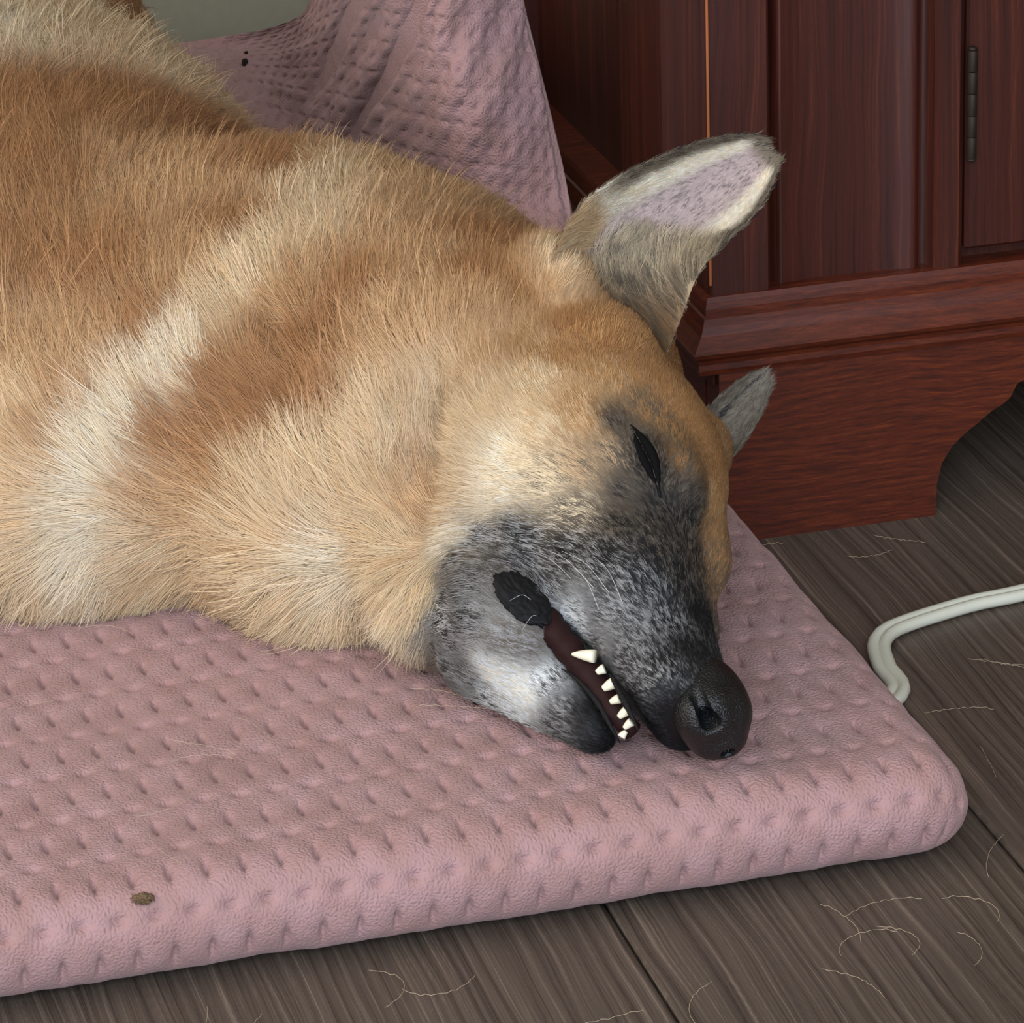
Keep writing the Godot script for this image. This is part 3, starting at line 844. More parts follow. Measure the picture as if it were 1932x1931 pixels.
func ell(c: Vector3, ax: Vector3, ay: Vector3, az: Vector3, rad: Vector3, k: float, cut := 0) -> void:
	f_kind.append(1); f_k.append(k); f_a.append(c); f_b.append(Vector3.ZERO); f_r.append(Vector2.ZERO); f_cut.append(cut)
	var wt := Basis(ax / rad.x, ay / rad.y, az / rad.z)   # columns
	f_w.append(wt.transposed())
	f_wt.append(wt)

func prim(i: int, p: Vector3) -> float:
	if f_kind[i] == 0:
		var pa := p - f_a[i]
		var ba := f_b[i]
		var h := clampf(pa.dot(ba) / ba.length_squared(), 0.0, 1.0)
		return (pa - ba * h).length() - lerpf(f_r[i].x, f_r[i].y, h)
	var q := f_w[i] * (p - f_a[i])
	var k0 := q.length()
	var g := (f_wt[i] * q).length()
	return k0 * (k0 - 1.0) / maxf(g, 1e-4)

func field(p: Vector3, list: PackedInt32Array) -> float:
	var d := 1.0
	for i in list:
		var e := prim(i, p)
		var k := f_k[i]
		if f_cut[i] == 0:
			var h := maxf(k - absf(d - e), 0.0) / k
			d = minf(d, e) - h * h * k * 0.25
		else:
			e = -e
			var h := maxf(k - absf(d - e), 0.0) / k
			d = maxf(d, e) + h * h * k * 0.25
	if not on_mat:
		return d
	# pressed flat where it lies on the mat
	var g := MAT_Y + 0.0018 - p.y
	var h2 := maxf(0.006 - absf(d - g), 0.0) / 0.006
	return maxf(d, g) + h2 * h2 * 0.0015

var on_mat := true
var net_p: PackedVector3Array
var net_n: PackedVector3Array
var net_i: PackedInt32Array

func surface_net(xs: PackedFloat32Array, ys: PackedFloat32Array, zs: PackedFloat32Array) -> void:
	var nx := xs.size()
	var ny := ys.size()
	var nz := zs.size()
	var val := PackedFloat32Array()
	val.resize(nx * ny * nz)
	var all := PackedInt32Array(range(f_kind.size()))
	var active := []
	var B := 8
	for bz in range(0, nz, B):
		for by in range(0, ny, B):
			for bx in range(0, nx, B):
				var x1 := mini(bx + B, nx)
				var y1 := mini(by + B, ny)
				var z1 := mini(bz + B, nz)
				var lo := Vector3(xs[bx], ys[by], zs[bz])
				var hi := Vector3(xs[mini(x1, nx - 1)], ys[mini(y1, ny - 1)], zs[mini(z1, nz - 1)])
				var c := (lo + hi) * 0.5
				var hd := (hi - lo).length() * 0.5
				var d := field(c, all)
				var near := absf(d) < hd * 1.5 + 0.004
				var list := PackedInt32Array()
				if near:
					active.append(Vector3i(bx, by, bz))
					for i in all:
						if prim(i, c) < hd * 1.35 + f_k[i] + 0.012:
							list.append(i)
				for z in range(bz, z1):
					for y in range(by, y1):
						var o := (z * ny + y) * nx
						for x in range(bx, x1):
							val[o + x] = field(Vector3(xs[x], ys[y], zs[z]), list) if near else d
	var cell := PackedInt32Array()
	cell.resize(nx * ny * nz)
	cell.fill(-1)
	net_p = PackedVector3Array()
	net_i = PackedInt32Array()
	var sx := 1
	var sy := nx
	var sz := nx * ny
	var off := [0, 1, sy, sy + 1, sz, sz + 1, sz + sy, sz + sy + 1]
	var edges := [[0, 1], [2, 3], [4, 5], [6, 7], [0, 2], [1, 3], [4, 6], [5, 7], [0, 4], [1, 5], [2, 6], [3, 7]]
	var cells := []
	for b in active:
		for z in range(b.z, mini(b.z + B, nz - 1)):
			for y in range(b.y, mini(b.y + B, ny - 1)):
				for x in range(b.x, mini(b.x + B, nx - 1)):
					var o: int = (z * ny + y) * nx + x
					var s := 0
					for k in 8:
						if val[o + off[k]] < 0.0:
							s += 1
					if s == 0 or s == 8:
						continue
					var sum := Vector3.ZERO
					var n := 0
					for e in edges:
						var va := val[o + off[e[0]]]
						var vb := val[o + off[e[1]]]
						if (va < 0.0) != (vb < 0.0):
							var t := va / (va - vb)
							var a: int = e[0]
							var c: int = e[1]
							var pa := Vector3(xs[x + (a & 1)], ys[y + ((a >> 1) & 1)], zs[z + (a >> 2)])
							var pb := Vector3(xs[x + (c & 1)], ys[y + ((c >> 1) & 1)], zs[z + (c >> 2)])
							sum += pa.lerp(pb, t)
							n += 1
					cell[o] = net_p.size()
					net_p.append(sum / n)
					cells.append(Vector3i(x, y, z))
	for c in cells:
		var o: int = (c.z * ny + c.y) * nx + c.x
		var v0 := val[o] < 0.0
		if c.y > 0 and c.z > 0 and v0 != (val[o + sx] < 0.0):
			quad(cell[o], cell[o - sy], cell[o - sy - sz], cell[o - sz], v0)
		if c.x > 0 and c.z > 0 and v0 != (val[o + sy] < 0.0):
			quad(cell[o], cell[o - sz], cell[o - sx - sz], cell[o - sx], v0)
		if c.x > 0 and c.y > 0 and v0 != (val[o + sz] < 0.0):
			quad(cell[o], cell[o - sx], cell[o - sx - sy], cell[o - sy], v0)
	net_n = PackedVector3Array()
	net_n.resize(net_p.size())
	for k in range(0, net_i.size(), 3):
		var n := (net_p[net_i[k + 2]] - net_p[net_i[k]]).cross(net_p[net_i[k + 1]] - net_p[net_i[k]])
		for j in 3:
			net_n[net_i[k + j]] += n
	for k in net_n.size():
		net_n[k] = net_n[k].normalized()

func quad(a: int, b: int, c: int, d: int, inside: bool) -> void:
	if a < 0 or b < 0 or c < 0 or d < 0:
		return
	if inside:
		net_i.append_array([a, c, b, a, d, c])
	else:
		net_i.append_array([a, b, c, a, c, d])

func dog_field() -> void:
	for e in FIELD:
		match e[0]:
			"W":
				var b := Basis(Vector3.UP, e[8])
				ell(Vector3(e[1], MAT_Y + e[2], e[3]), b.x, b.y, b.z, Vector3(e[4], e[5], e[6]), e[7])
			"C":
				cone(Vector3(e[1], MAT_Y + e[2], e[3]), Vector3(e[4], MAT_Y + e[5], e[6]), e[7], e[8], e[9])
			"G":
				cone(Vector3(e[1], MAT_Y + e[2], e[3]), Vector3(e[4], MAT_Y + e[5], e[6]), e[7], e[8], e[9], 1)
			"E":
				var dd: Vector3 = HD * cos(e[8]) + HF * sin(e[8])
				var ff: Vector3 = HF * cos(e[8]) - HD * sin(e[8])
				ell(hp(e[1], e[2], e[3]), HR, dd, ff, Vector3(e[4], e[5], e[6]) * HS, e[7] * HS, e[9])
			"K":
				cone(hp(e[1], e[2], e[3]), hp(e[4], e[5], e[6]), e[7] * HS, e[8] * HS, e[9] * HS, e[10])

# ------------------------------------------------------------------ dog: coat
const COAT_COLOURS := [
	Color(0.60, 0.415, 0.265), Color(0.71, 0.53, 0.365), Color(0.83, 0.69, 0.525), Color(0.90, 0.81, 0.67), Color(0.92, 0.88, 0.80),
	Color(0.88, 0.885, 0.885), Color(0.095, 0.09, 0.095), Color(0.41, 0.365, 0.315), Color(0.71, 0.53, 0.34), Color(0.20, 0.19, 0.195), Color(0.62, 0.61, 0.605),
]
# places with no hair (head units: centre, radii): nose pad, mouth, eye slit, lip fold
const BARE := [
	[0.0, -2.9, 9.6, 1.7, 1.9, 1.5], [1.6, -5.7, 6.2, 3.2, 0.40, 3.8],
]
var v_dir: PackedVector3Array
var v_a: PackedColorArray      # first colour, alpha = share of the second
var v_b: PackedColorArray      # second colour, alpha = length in mm / 100

func coat_fields() -> void:
	var n := net_p.size()
	v_dir.resize(n)
	v_a.resize(n)
	v_b.resize(n)
	var lin := []
	for c in COAT_COLOURS:
		lin.append(c.srgb_to_linear())
	var ap := PackedVector3Array()
	var ad := PackedVector3Array()
	for e in COAT:
		ap.append(Vector3(e[0], e[1], e[2]))
		ad.append(Vector3(e[3], e[4], e[5]))
	for i in n:
		var p := net_p[i]
		var ws := 0.0
		var d := Vector3.ZERO
		var a := Color(0, 0, 0, 0)
		var b := Color(0, 0, 0, 0)
		for k in ap.size():
			var q := ap[k].distance_squared_to(p)
			if q > 0.0144 and ws > 0.0:
				continue
			var w := 1.0 / (q + 0.000012)
			w = w * w
			var e: Array = COAT[k]
			d += ad[k] * w
			var ca: Color = lin[e[7]]
			ca.a = e[9]
			var cb: Color = lin[e[8]]
			cb.a = e[6] * 0.01
			a += ca * w
			b += cb * w
			ws += w
		v_dir[i] = d
		v_a[i] = a / ws
		v_b[i] = b / ws

# a tuft of hairs of unit length: roots round the origin, lying along +z, skin normal +y
func tuft(hairs: int, spread: float, clump: float, lift: float, curl: float, rad: float, seed_: int, segs := 4) -> ArrayMesh:
	var g := RandomNumberGenerator.new()
	g.seed = seed_
	var pts := PackedVector3Array()
	var nn := PackedVector3Array()
	var cc := PackedColorArray()
	var idx := PackedInt32Array()
	var tip := Vector3(g.randf_range(-0.08, 0.08), lift * 0.62, 0.9)
	for h in hairs:
		var ang := g.randf() * TAU
		var rr := sqrt(g.randf()) * spread
		var root := Vector3(cos(ang) * rr, -0.03, sin(ang) * rr)
		var L := g.randf_range(0.72, 1.08)
		var lf := lift * g.randf_range(0.6, 1.4)
		var side := g.randfn() * 0.14
		var bend := g.randfn() * curl
		var tone := g.randf_range(0.80, 1.16)
		var col := Color(tone, tone * g.randf_range(0.97, 1.02), tone * g.randf_range(0.92, 1.05))
		var base := pts.size()
		var prev := Vector3.ZERO
		var line := []
		for s in segs + 1:
			var t := float(s) / segs
			var p := root + Vector3(side * t + bend * t * t, lf * (t - 0.42 * t * t), 0.95 * t) * L
			p = p.lerp(tip * L + root * 0.35, clump * t * t)
			line.append(p)
		for s in segs:
			var tg: Vector3 = (line[mini(s + 1, segs)] - line[maxi(s - 1, 0)]).normalized()
			var x := tg.cross(Vector3.UP).normalized()
			var y := x.cross(tg).normalized()
			var w: float = rad * ([0.85, 1.0, 0.85, 0.55] if segs == 4 else [0.9, 0.95, 0.6])[s]
			for k in 3:
				var a := TAU * (k + 0.25) / 3.0
				var o := x * cos(a) + y * sin(a)
				pts.append(line[s] + o * w)
				nn.append((o * 0.85 + Vector3.UP * 0.55).normalized())
				cc.append(col)
		pts.append(line[segs])
		nn.append((Vector3.UP * 0.8 + Vector3(0, 0, 0.4)).normalized())
		cc.append(col)
		for s in segs - 1:
			for k in 3:
				var a := base + s * 3 + k
				var b := base + s * 3 + (k + 1) % 3
				idx.append_array([a, b, a + 3, b, b + 3, a + 3])
		for k in 3:
			idx.append_array([base + (segs - 1) * 3 + k, base + (segs - 1) * 3 + (k + 1) % 3, base + segs * 3])
	return arrays_mesh(pts, nn, idx, cc)

func fur_material() -> StandardMaterial3D:
	var m := mat_plain(Color(1, 1, 1), 0.55, 0.35)
	m.vertex_color_use_as_albedo = true
	return m

class Tufts:
	var where: Array[Transform3D] = []
	var tint := PackedColorArray()

func scatter(pts: PackedVector3Array, nn: PackedVector3Array, idx: PackedInt32Array, bins: Array, thin := 1.0) -> void:
	var patch := FastNoiseLite.new()
	patch.seed = 4
	patch.frequency = 70.0
	var sway := FastNoiseLite.new()
	sway.seed = 9
	sway.frequency = 45.0
	var fr := Basis(HR, HD, HF).inverse()
	for k in range(0, idx.size(), 3):
		var i0 := idx[k]
		var i1 := idx[k + 1]
		var i2 := idx[k + 2]
		var p0 := pts[i0]
		var p1 := pts[i1]
		var p2 := pts[i2]
		if p0.y < MAT_Y + 0.004:
			continue
		var area := (p1 - p0).cross(p2 - p0).length() * 0.5
		var len := v_b[i0].a * 100.0
		var gap := (0.00036 + 0.000075 * len) * thin
		if p0.z < -0.34 or p0.x < -0.34:
			gap *= 1.9
		var want := area / (gap * gap)
		var cnt := int(want)
		if rng.randf() < want - cnt:
			cnt += 1
		for c in cnt:
			var u := rng.randf()
			var v := rng.randf()
			if u + v > 1.0:
				u = 1.0 - u
				v = 1.0 - v
			var p := p0 + (p1 - p0) * u + (p2 - p0) * v
			var hq := fr * (p - HEAD_AT) / HS
			var bare := false
			for e in BARE:
				var q := Vector3((hq.x - e[0]) / e[3], (hq.y - e[1]) / e[4], (hq.z - e[2]) / e[5])
				if q.length_squared() < 1.0:
					bare = true
					break
			if bare:
				continue
			var w0 := 1.0 - u - v
			var n := (nn[i0] * w0 + nn[i1] * u + nn[i2] * v).normalized()
			var d := v_dir[i0] * w0 + v_dir[i1] * u + v_dir[i2] * v
			var l := (v_b[i0].a * w0 + v_b[i1].a * u + v_b[i2].a * v) * 0.1
			var a := v_a[i0] * w0 + v_a[i1] * u + v_a[i2] * v
			var b := v_b[i0] * w0 + v_b[i1] * u + v_b[i2] * v
			d = d.normalized()
			d = (d - n * d.dot(n)).normalized()
			var sw := sway.get_noise_3d(p.x, p.y, p.z) * clampf(l * 40.0, 0.15, 0.9) + rng.randfn() * (0.21 if l > 0.011 else 0.16)
			d = d.rotated(n, sw)
			var pn := patch.get_noise_3d(p.x, p.y * 0.8, p.z)
			var share := a.a + pn * (0.55 if l > 0.011 else 0.12)
			var col := b if rng.randf() < share else a
			var other := a if col == b else b
			if l > 0.011:
				col = col.lerp(other, rng.randf_range(0.0, 0.45))
			var tone := rng.randf_range(0.86, 1.12) * (1.0 + 0.10 * pn)
			var L := l * rng.randf_range(0.8, 1.2)
			var t: Tufts = bins[(0 if l > 0.011 else 4) + rng.randi() % 4]
			if l > 0.011 and rng.randf() < 0.04:
				t = bins[8]
				L *= 1.15
				tone *= 1.08
			var nn2 := (n + d * rng.randf_range(-0.12, 0.12)).normalized()
			t.where.append(Transform3D(Basis(d.cross(nn2) * -L, nn2 * L, d * L), p))
			t.tint.append(Color(col.r * tone, col.g * tone, col.b * tone))

func hang_fur(dog: Node3D, bins: Array, meshes: Array) -> void:
	var m := fur_material()
	var total := 0
	for k in bins.size():
		var t: Tufts = bins[k]
		if t.where.is_empty():
			continue
		var mm := MultiMesh.new()
		mm.transform_format = MultiMesh.TRANSFORM_3D
		mm.use_colors = true
		mm.mesh = meshes[k]
		mm.instance_count = t.where.size()
		for i in t.where.size():
			mm.set_instance_transform(i, t.where[i])
			mm.set_instance_color(i, t.tint[i])
		var o := MultiMeshInstance3D.new()
		o.name = "fur"
		o.multimesh = mm
		o.material_override = m
		o.set_meta("kind", "stuff")
		dog.add_child(o, true)
		total += t.where.size()

func build_dog() -> void:
	dog_field()
	var xs := coords([-0.66, -0.30, -0.09, 0.10], [0.014, 0.006, 0.003])
	var ys := coords([MAT_Y - 0.006, 0.24], [0.0035])
	var zs := coords([-0.74, -0.10, 0.06, 0.325], [0.012, 0.0055, 0.003])
	surface_net(xs, ys, zs)
	coat_fields()
	var skin := PackedColorArray()
	skin.resize(net_p.size())
	for i in net_p.size():
		var c := v_a[i].lerp(v_b[i], v_a[i].a)
		skin[i] = Color(c.r * 0.8, c.g * 0.75, c.b * 0.72)
	var dog := thing("dog", "tan dog with grey-black muzzle asleep on its side on the pink mat", "dog")
	var sm := mat_plain(Color(1, 1, 1), 0.9, 0.2)
	sm.vertex_color_use_as_albedo = true
	put("body", arrays_mesh(net_p, net_n, net_i, skin), sm, dog)
	var bins := []
	var meshes := []
	for k in 8:
		bins.append(Tufts.new())
		if k < 4:
			meshes.append(tuft(12, 0.090, 0.42, 0.40 + 0.10 * (k % 2), 0.13, 0.0046, 100 + k))
		else:
			meshes.append(tuft(5, 0.075, 0.25, 0.30, 0.06, 0.0160, 100 + k, 3))
	bins.append(Tufts.new())
	meshes.append(tuft(3, 0.10, 0.0, 0.70, 0.14, 0.0044, 120))
	scatter(net_p, net_n, net_i, bins)
	build_ears(dog, sm, bins)
	hang_fur(dog, bins, meshes)
	build_face(dog)

func v3(a: Array) -> Vector3:
	return Vector3(a[0], a[1], a[2])

func v3s(l: Array) -> Array:
	var out := []
	for a in l:
		out.append(v3(a))
	return out

func col(k: int) -> Color:
	return (COAT_COLOURS[k] as Color).srgb_to_linear()

# an upright ear: a cupped leaf, open towards the viewer's side, with its own thickness
func build_ears(dog: Node3D, skin: Material, bins: Array) -> void:
	var pink := Color(0.76, 0.675, 0.655).srgb_to_linear()
	for e in 2:
		var left := v3s(EAR_UP_LEFT if e == 0 else EAR_LOW_LEFT)
		var right := v3s(EAR_UP_RIGHT if e == 0 else EAR_LOW_RIGHT)
		var open := v3(EAR_UP_OPEN if e == 0 else EAR_LOW_OPEN)
		var rows := 44
		var cols := 30
		var ls := spline(left, rows)
		var rs := spline(right, rows)
		var deep := 0.024 if e == 0 else 0.007
		var cc := PackedColorArray()
		net_p = PackedVector3Array()
		v_dir = PackedVector3Array()
		v_a = PackedColorArray()
		v_b = PackedColorArray()
		for j in rows + 1:
			var v := float(j) / rows
			var a: Vector3 = ls[j]
			var b: Vector3 = rs[j]
			var across := b - a
			var ac := across.normalized()
			var axis: Vector3 = ((ls[mini(j + 1, rows)] + rs[mini(j + 1, rows)]) - (ls[maxi(j - 1, 0)] + rs[maxi(j - 1, 0)])).normalized()
			# the ring runs over the hollow side from left to right, then back over the outside
			for i in cols * 2:
				var inside := i < cols
				var u: float = float(i) / (cols - 1) if inside else 1.0 - float(i - cols) / (cols - 1)
				var w := u * 2.0 - 1.0
				var cup := pow(maxf(1.0 - w * w, 0.0), 0.65) * (1.0 - 0.12 * w)
				var p := a + across * u - open * (cup * deep * (1.0 - 0.62 * v) * (1.0 - smooth01(0.86, 1.0, v) * 0.7))
				# sinks into the head at its root
				p -= open * (0.030 if e == 0 else 0.008) * smooth01(0.28, 0.0, v)
				if e == 0:
					# the outer margin rolls inwards near the base
					var roll := smooth01(0.30, 0.02, u) * smooth01(0.70, 0.25, v)
					p += open * roll * 0.006 + across * roll * 0.07
				if not inside:
					p -= open * 0.0022 * minf(1.0, cup * 2.0 + 0.2)
				net_p.append(p)
				var ca: Color
				var cb: Color
				var share := 0.4
				var length := 5.0
				var d := axis
				if e == 0 and inside:
					# pink skin with sparse short hair; pale hair along both margins
					ca = pink
					cb = ca.lerp(col(9), 0.65)
					share = 0.17
					length = lerpf(4.5, 3.0, v)
					var wl := smooth01(0.30, 0.16, u)
					ca = ca.lerp(col(4), wl)
					cb = cb.lerp(col(3), wl)
					length += 4.0 * wl * smooth01(0.9, 0.5, v)
					var wr := smooth01(0.70, 0.84, u)
					ca = ca.lerp(col(4), wr)
					cb = cb.lerp(col(3), wr)
					# long hair rising from the lower edge
					var wb := smooth01(0.56, 0.36, v + 0.18 * (0.75 - u)) * smooth01(0.26, 0.42, u)
					ca = ca.lerp(col(3).lerp(col(7), 0.22), wb)
					cb = cb.lerp(col(7).lerp(col(9), 0.55), wb)
					share = lerpf(share, 0.40, wb)
					length += 9.0 * wb
					d = axis * 0.85 - ac * 0.30 * wb
					# tan root and the knob of tan fur by the outer corner
					var wt := smooth01(0.24, 0.12, v)
					ca = ca.lerp(col(8).lerp(col(7), 0.35), wt)
					cb = cb.lerp(col(7), wt)
					var wk := smooth01(0.40, 0.28, v) * smooth01(0.34, 0.18, u)
					ca = ca.lerp(col(2), wk)
					cb = cb.lerp(col(3), wk)
					length += 3.0 * wk
					d += ac * 0.9 * wk
				else:
					ca = col(7)
					cb = col(3).lerp(col(7), 0.4)
					if e == 1:
						ca = col(7).lerp(col(4), 0.14)
						cb = col(7)
						share = 0.45
						if u < 0.30 and u > 0.18:
							cb = col(9)
							share = 0.75
				if e == 0:
					var rim := maxf(maxf(smooth01(0.10, 0.05, u), smooth01(0.91, 0.96, u)) * smooth01(0.36, 0.5, v), smooth01(0.91, 0.96, v))
					ca = ca.lerp(col(7).lerp(col(3), 0.12), rim)
					cb = cb.lerp(col(9), rim)
				ca.a = share
				cb.a = length * 0.01
				v_dir.append(d)
				v_a.append(ca)
				v_b.append(cb)
				var c := ca.lerp(cb, share)
				cc.append(Color(c.r * 0.9, c.g * 0.87, c.b * 0.86))
		var m := grid_mesh(net_p, cols * 2, rows + 1, true, true, cc)
		put("ear", m, skin, dog)
		var arr := m.surface_get_arrays(0)
		# hair stands on both faces
		scatter(net_p, arr[Mesh.ARRAY_NORMAL], arr[Mesh.ARRAY_INDEX], bins, 1.25 if e == 0 else 1.0)

func clear_field() -> void:
	f_kind.clear(); f_k.clear(); f_a.clear(); f_b.clear(); f_r.clear(); f_w.clear(); f_wt.clear(); f_cut.clear()

func he(r: float, d: float, f: float, rr: float, rd: float, rf: float, k: float, cut := 0) -> void:
	ell(hp(r, d, f), HR, HD, HF, Vector3(rr, rd, rf) * HS, k * HS, cut)

func hk(a: Vector3, b: Vector3, ra: float, rb: float, k: float, cut := 0) -> void:
	cone(hp(a.x, a.y, a.z), hp(b.x, b.y, b.z), ra * HS, rb * HS, k * HS, cut)

func build_face(dog: Node3D) -> void:
	# nose pad with its two comma-shaped nostrils
	clear_field()
	he(0, -2.70, 9.05, 1.45, 1.30, 1.35, 0.3)
	for s in [-1.0, 1.0]:
		he(s * 0.78, -2.75, 9.55, 0.80, 0.85, 0.85, 0.35)
		he(s * 0.62, -3.40, 9.30, 0.80, 0.58, 0.75, 0.6)
	he(0, -2.0, 9.35, 0.8, 0.6, 0.8, 0.4)
	he(0, -2.30, 8.10, 1.20, 1.10, 1.40, 0.6)
	for s in [-1.0, 1.0]:
		hk(Vector3(s * 0.98, -3.02, 10.6), Vector3(s * 0.75, -2.95, 9.25), 0.42 if s > 0.0 else 0.28, 0.22, 0.16, 1)
		if s < 0.0:
			continue
		hk(Vector3(s * 1.10, -3.05, 10.3), Vector3(s * 1.62, -2.85, 9.2), 0.30, 0.24, 0.14, 1)
		hk(Vector3(s * 1.62, -2.85, 9.2), Vector3(s * 1.60, -2.55, 8.5), 0.24, 0.12, 0.12, 1)
	var c := hp(0, -2.8, 9.3)
	on_mat = true
	surface_net(coords([c.x - 0.024, c.x + 0.024], [0.0007]), coords([c.y - 0.024, c.y + 0.024], [0.0007]), coords([c.z - 0.024, c.z + 0.024], [0.0007]))
	var nm := mat_plain(Color(0.062, 0.064, 0.070), 0.36, 0.5)
	nm.heightmap_enabled = true
	var cell := FastNoiseLite.new()
	cell.noise_type = FastNoiseLite.TYPE_CELLULAR
	cell.cellular_return_type = FastNoiseLite.RETURN_DISTANCE
	cell.frequency = 0.09
	var im := cell.get_seamless_image(256, 256)
	nm.heightmap_texture = ImageTexture.create_from_image(im)
	nm.heightmap_scale = 0.06
	nm.uv1_triplanar = true
	nm.uv1_scale = Vector3(60, 60, 60)
	var o := put("nose", arrays_mesh(net_p, net_n, net_i), nm, dog)
	o.set_meta("label", "leathery black nose with comma-shaped nostrils")
	# closed eye: dark lid rim lying in the fold
	var dark := mat_plain(Color(0.045, 0.042, 0.044), 0.85, 0.2)
	var slit := spline(v3s(EYE_SLIT), 24)
	var rad := []
	for k in slit.size():
		var t := float(k) / (slit.size() - 1)
		rad.append(0.0005 + 0.0025 * pow(sin(PI * minf(t * 1.12, 1.0)), 1.2))
	for k in slit.size():
		slit[k] -= HR * 0.0001
	for s in [-1.0, 1.0]:
		var lid := []
		var lr := []
		for k in slit.size():
			var tg: Vector3 = (slit[mini(k + 1, slit.size() - 1)] - slit[maxi(k - 1, 0)]).normalized()
			lid.append(slit[k] + tg.cross(HR).normalized() * s * rad[k] * 0.62)
			lr.append(rad[k] * 0.60)
		put("eyelid", tube(lid, lr, 10), dark, dog)
	# lips: dark rims and the loose fold at the corner of the mouth
	var wet := mat_plain(Color(0.06, 0.055, 0.057), 0.7, 0.35)
	for line in [UPPER_LIP.slice(3, 6), LOWER_LIP.slice(2)]:
		var path := spline(v3s(line), 40)
		var rr := []
		for k in path.size():
			rr.append(0.0011 * (0.25 + 0.75 * sin(PI * k / (path.size() - 1))) * (0.8 + 0.4 * rng.randf()))
		put("lip", tube(path, rr, 8), wet, dog)
	var lc := v3(LIP_FOLD[0])
	var ax := (v3(LIP_FOLD[1]) - lc).normalized()
	var ay := (v3(LIP_FOLD[2]) - lc)
	ay = (ay - ax * ay.dot(ax)).normalized()
	var az := ax.cross(ay)
	if az.dot(HR) < 0.0:
		az = -az
	put("lip_fold", lump(lc + az * 0.0008, ax * 0.0125, ay * 0.0078, az * 0.0024, 0.28, 5), wet, dog)
	# inside of the mouth
	var gum := mat_plain(Color(0.15, 0.075, 0.075), 0.6, 0.25)
	var path2 := []
	for q in [[2.1, -6.0, 2.6], [1.7, -5.8, 4.4], [1.4, -5.65, 6.2], [1.0, -5.6, 7.8], [0.5, -5.5, 8.2]]:
		path2.append(hp(q[0], q[1], q[2]))
	path2 = spline(path2, 20)
	var r2 := []
	for k in path2.size():
		r2.append((0.0060 - 0.0022 * k / path2.size()) * rng.randf_range(0.85, 1.1))
	put("gum", tube(path2, r2, 12), gum, dog)
	var ivory := mat_plain(Color(0.90, 0.87, 0.76), 0.3, 0.5)
	for t in TEETH:
		var a := Vector3(t[0], t[1], t[2])
		var b := Vector3(t[3], t[4], t[5])
		var path3 := []
		var r3 := []
		for k in 7:
			var s := k / 6.0
			path3.append(a.lerp(b, s) + HF * 0.0006 * s * s)
			r3.append(t[6] * (1.0 - (0.78 if t[6] > 0.0024 else 0.5) * pow(s, 1.6)))
		put("tooth", tube(path3, r3, 10), ivory, dog)
	# whiskers and lashes
	var white := mat_plain(Color(0.88, 0.87, 0.84), 0.5)
	for w in WHISKERS:
		var a := v3(w[0])
		var b := v3(w[1])
		var path4 := spline([a, a.lerp(b, 0.5) + Vector3(0, 0.0035, 0.0012), b], 12)
		var r4 := []
		for k in path4.size():
			r4.append(0.00011 * (1.0 - 0.75 * k / path4.size()))
		put("whisker", tube(path4, r4, 4), white, dog)
	var la := v3(LASHES[0])
	var lb := v3(LASHES[1])
	for k in 14:
		var a := la + HR * (rng.randf() - 0.5) * 0.008 + HF * (rng.randf() - 0.5) * 0.009 + HD * 0.001
		var b := a + (HD * 0.0065 + HF * (0.003 * rng.randf() - 0.001) + HR * 0.003 * rng.randfn() * 0.6) * rng.randf_range(0.7, 1.2)
		put("eyelash", tube(spline([a, a.lerp(b, 0.5) + HF * 0.0006, b], 5), [0.00022, 0.0002, 0.00017, 0.00013, 0.00009, 0.00004], 4), dark, dog)

# rounded, slightly knobbly lump with the given half-axes
func lump(c: Vector3, ax: Vector3, ay: Vector3, az: Vector3, bumps: float, seed_: int) -> ArrayMesh:
	var n := FastNoiseLite.new()
	n.seed = seed_
	n.frequency = 1.7
	var pts := PackedVector3Array()
	for j in 31:
		var th := PI * j / 30.0
		for i in 48:
			var ph := TAU * i / 48.0
			var q := Vector3(sin(th) * cos(ph), sin(th) * sin(ph), cos(th))
			var s := 1.0 + bumps * (n.get_noise_3d(q.x * 2.0, q.y * 2.0, q.z * 1.6) + 0.55 * n.get_noise_3d(q.x * 7.0, q.y * 7.0, q.z * 3.0))
			pts.append(c + (ax * q.x + ay * q.y + az * q.z) * s)
	var flip := ax.cross(ay).dot(az) < 0.0
	return grid_mesh(pts, 48, 31, not flip, true)

# ------------------------------------------------------------------ blanket and loose hair
func catmull(a: Vector3, b: Vector3, c: Vector3, d: Vector3, t: float) -> Vector3:
	return 0.5 * (2.0 * b + (c - a) * t + (2.0 * a - 5.0 * b + 4.0 * c - d) * t * t + (3.0 * b - a - 3.0 * c + d) * t * t * t)

func blanket_point(u: float, v: float) -> Vector3:
	var nr := BLANKET.size()
	var nc: int = BLANKET[0].size()
	var fu := clampf(u, 0.0, 0.9999) * (nc - 1)
	var fv := clampf(v, 0.0, 0.9999) * (nr - 1)
	var i := int(fu)
	var j := int(fv)
	var rows := []
	for k in range(-1, 3):
		var row: Array = BLANKET[clampi(j + k, 0, nr - 1)]
		rows.append(catmull(v3(row[clampi(i - 1, 0, nc - 1)]), v3(row[i]), v3(row[clampi(i + 1, 0, nc - 1)]), v3(row[clampi(i + 2, 0, nc - 1)]), fu - i))
	return catmull(rows[0], rows[1], rows[2], rows[3], fv - j)

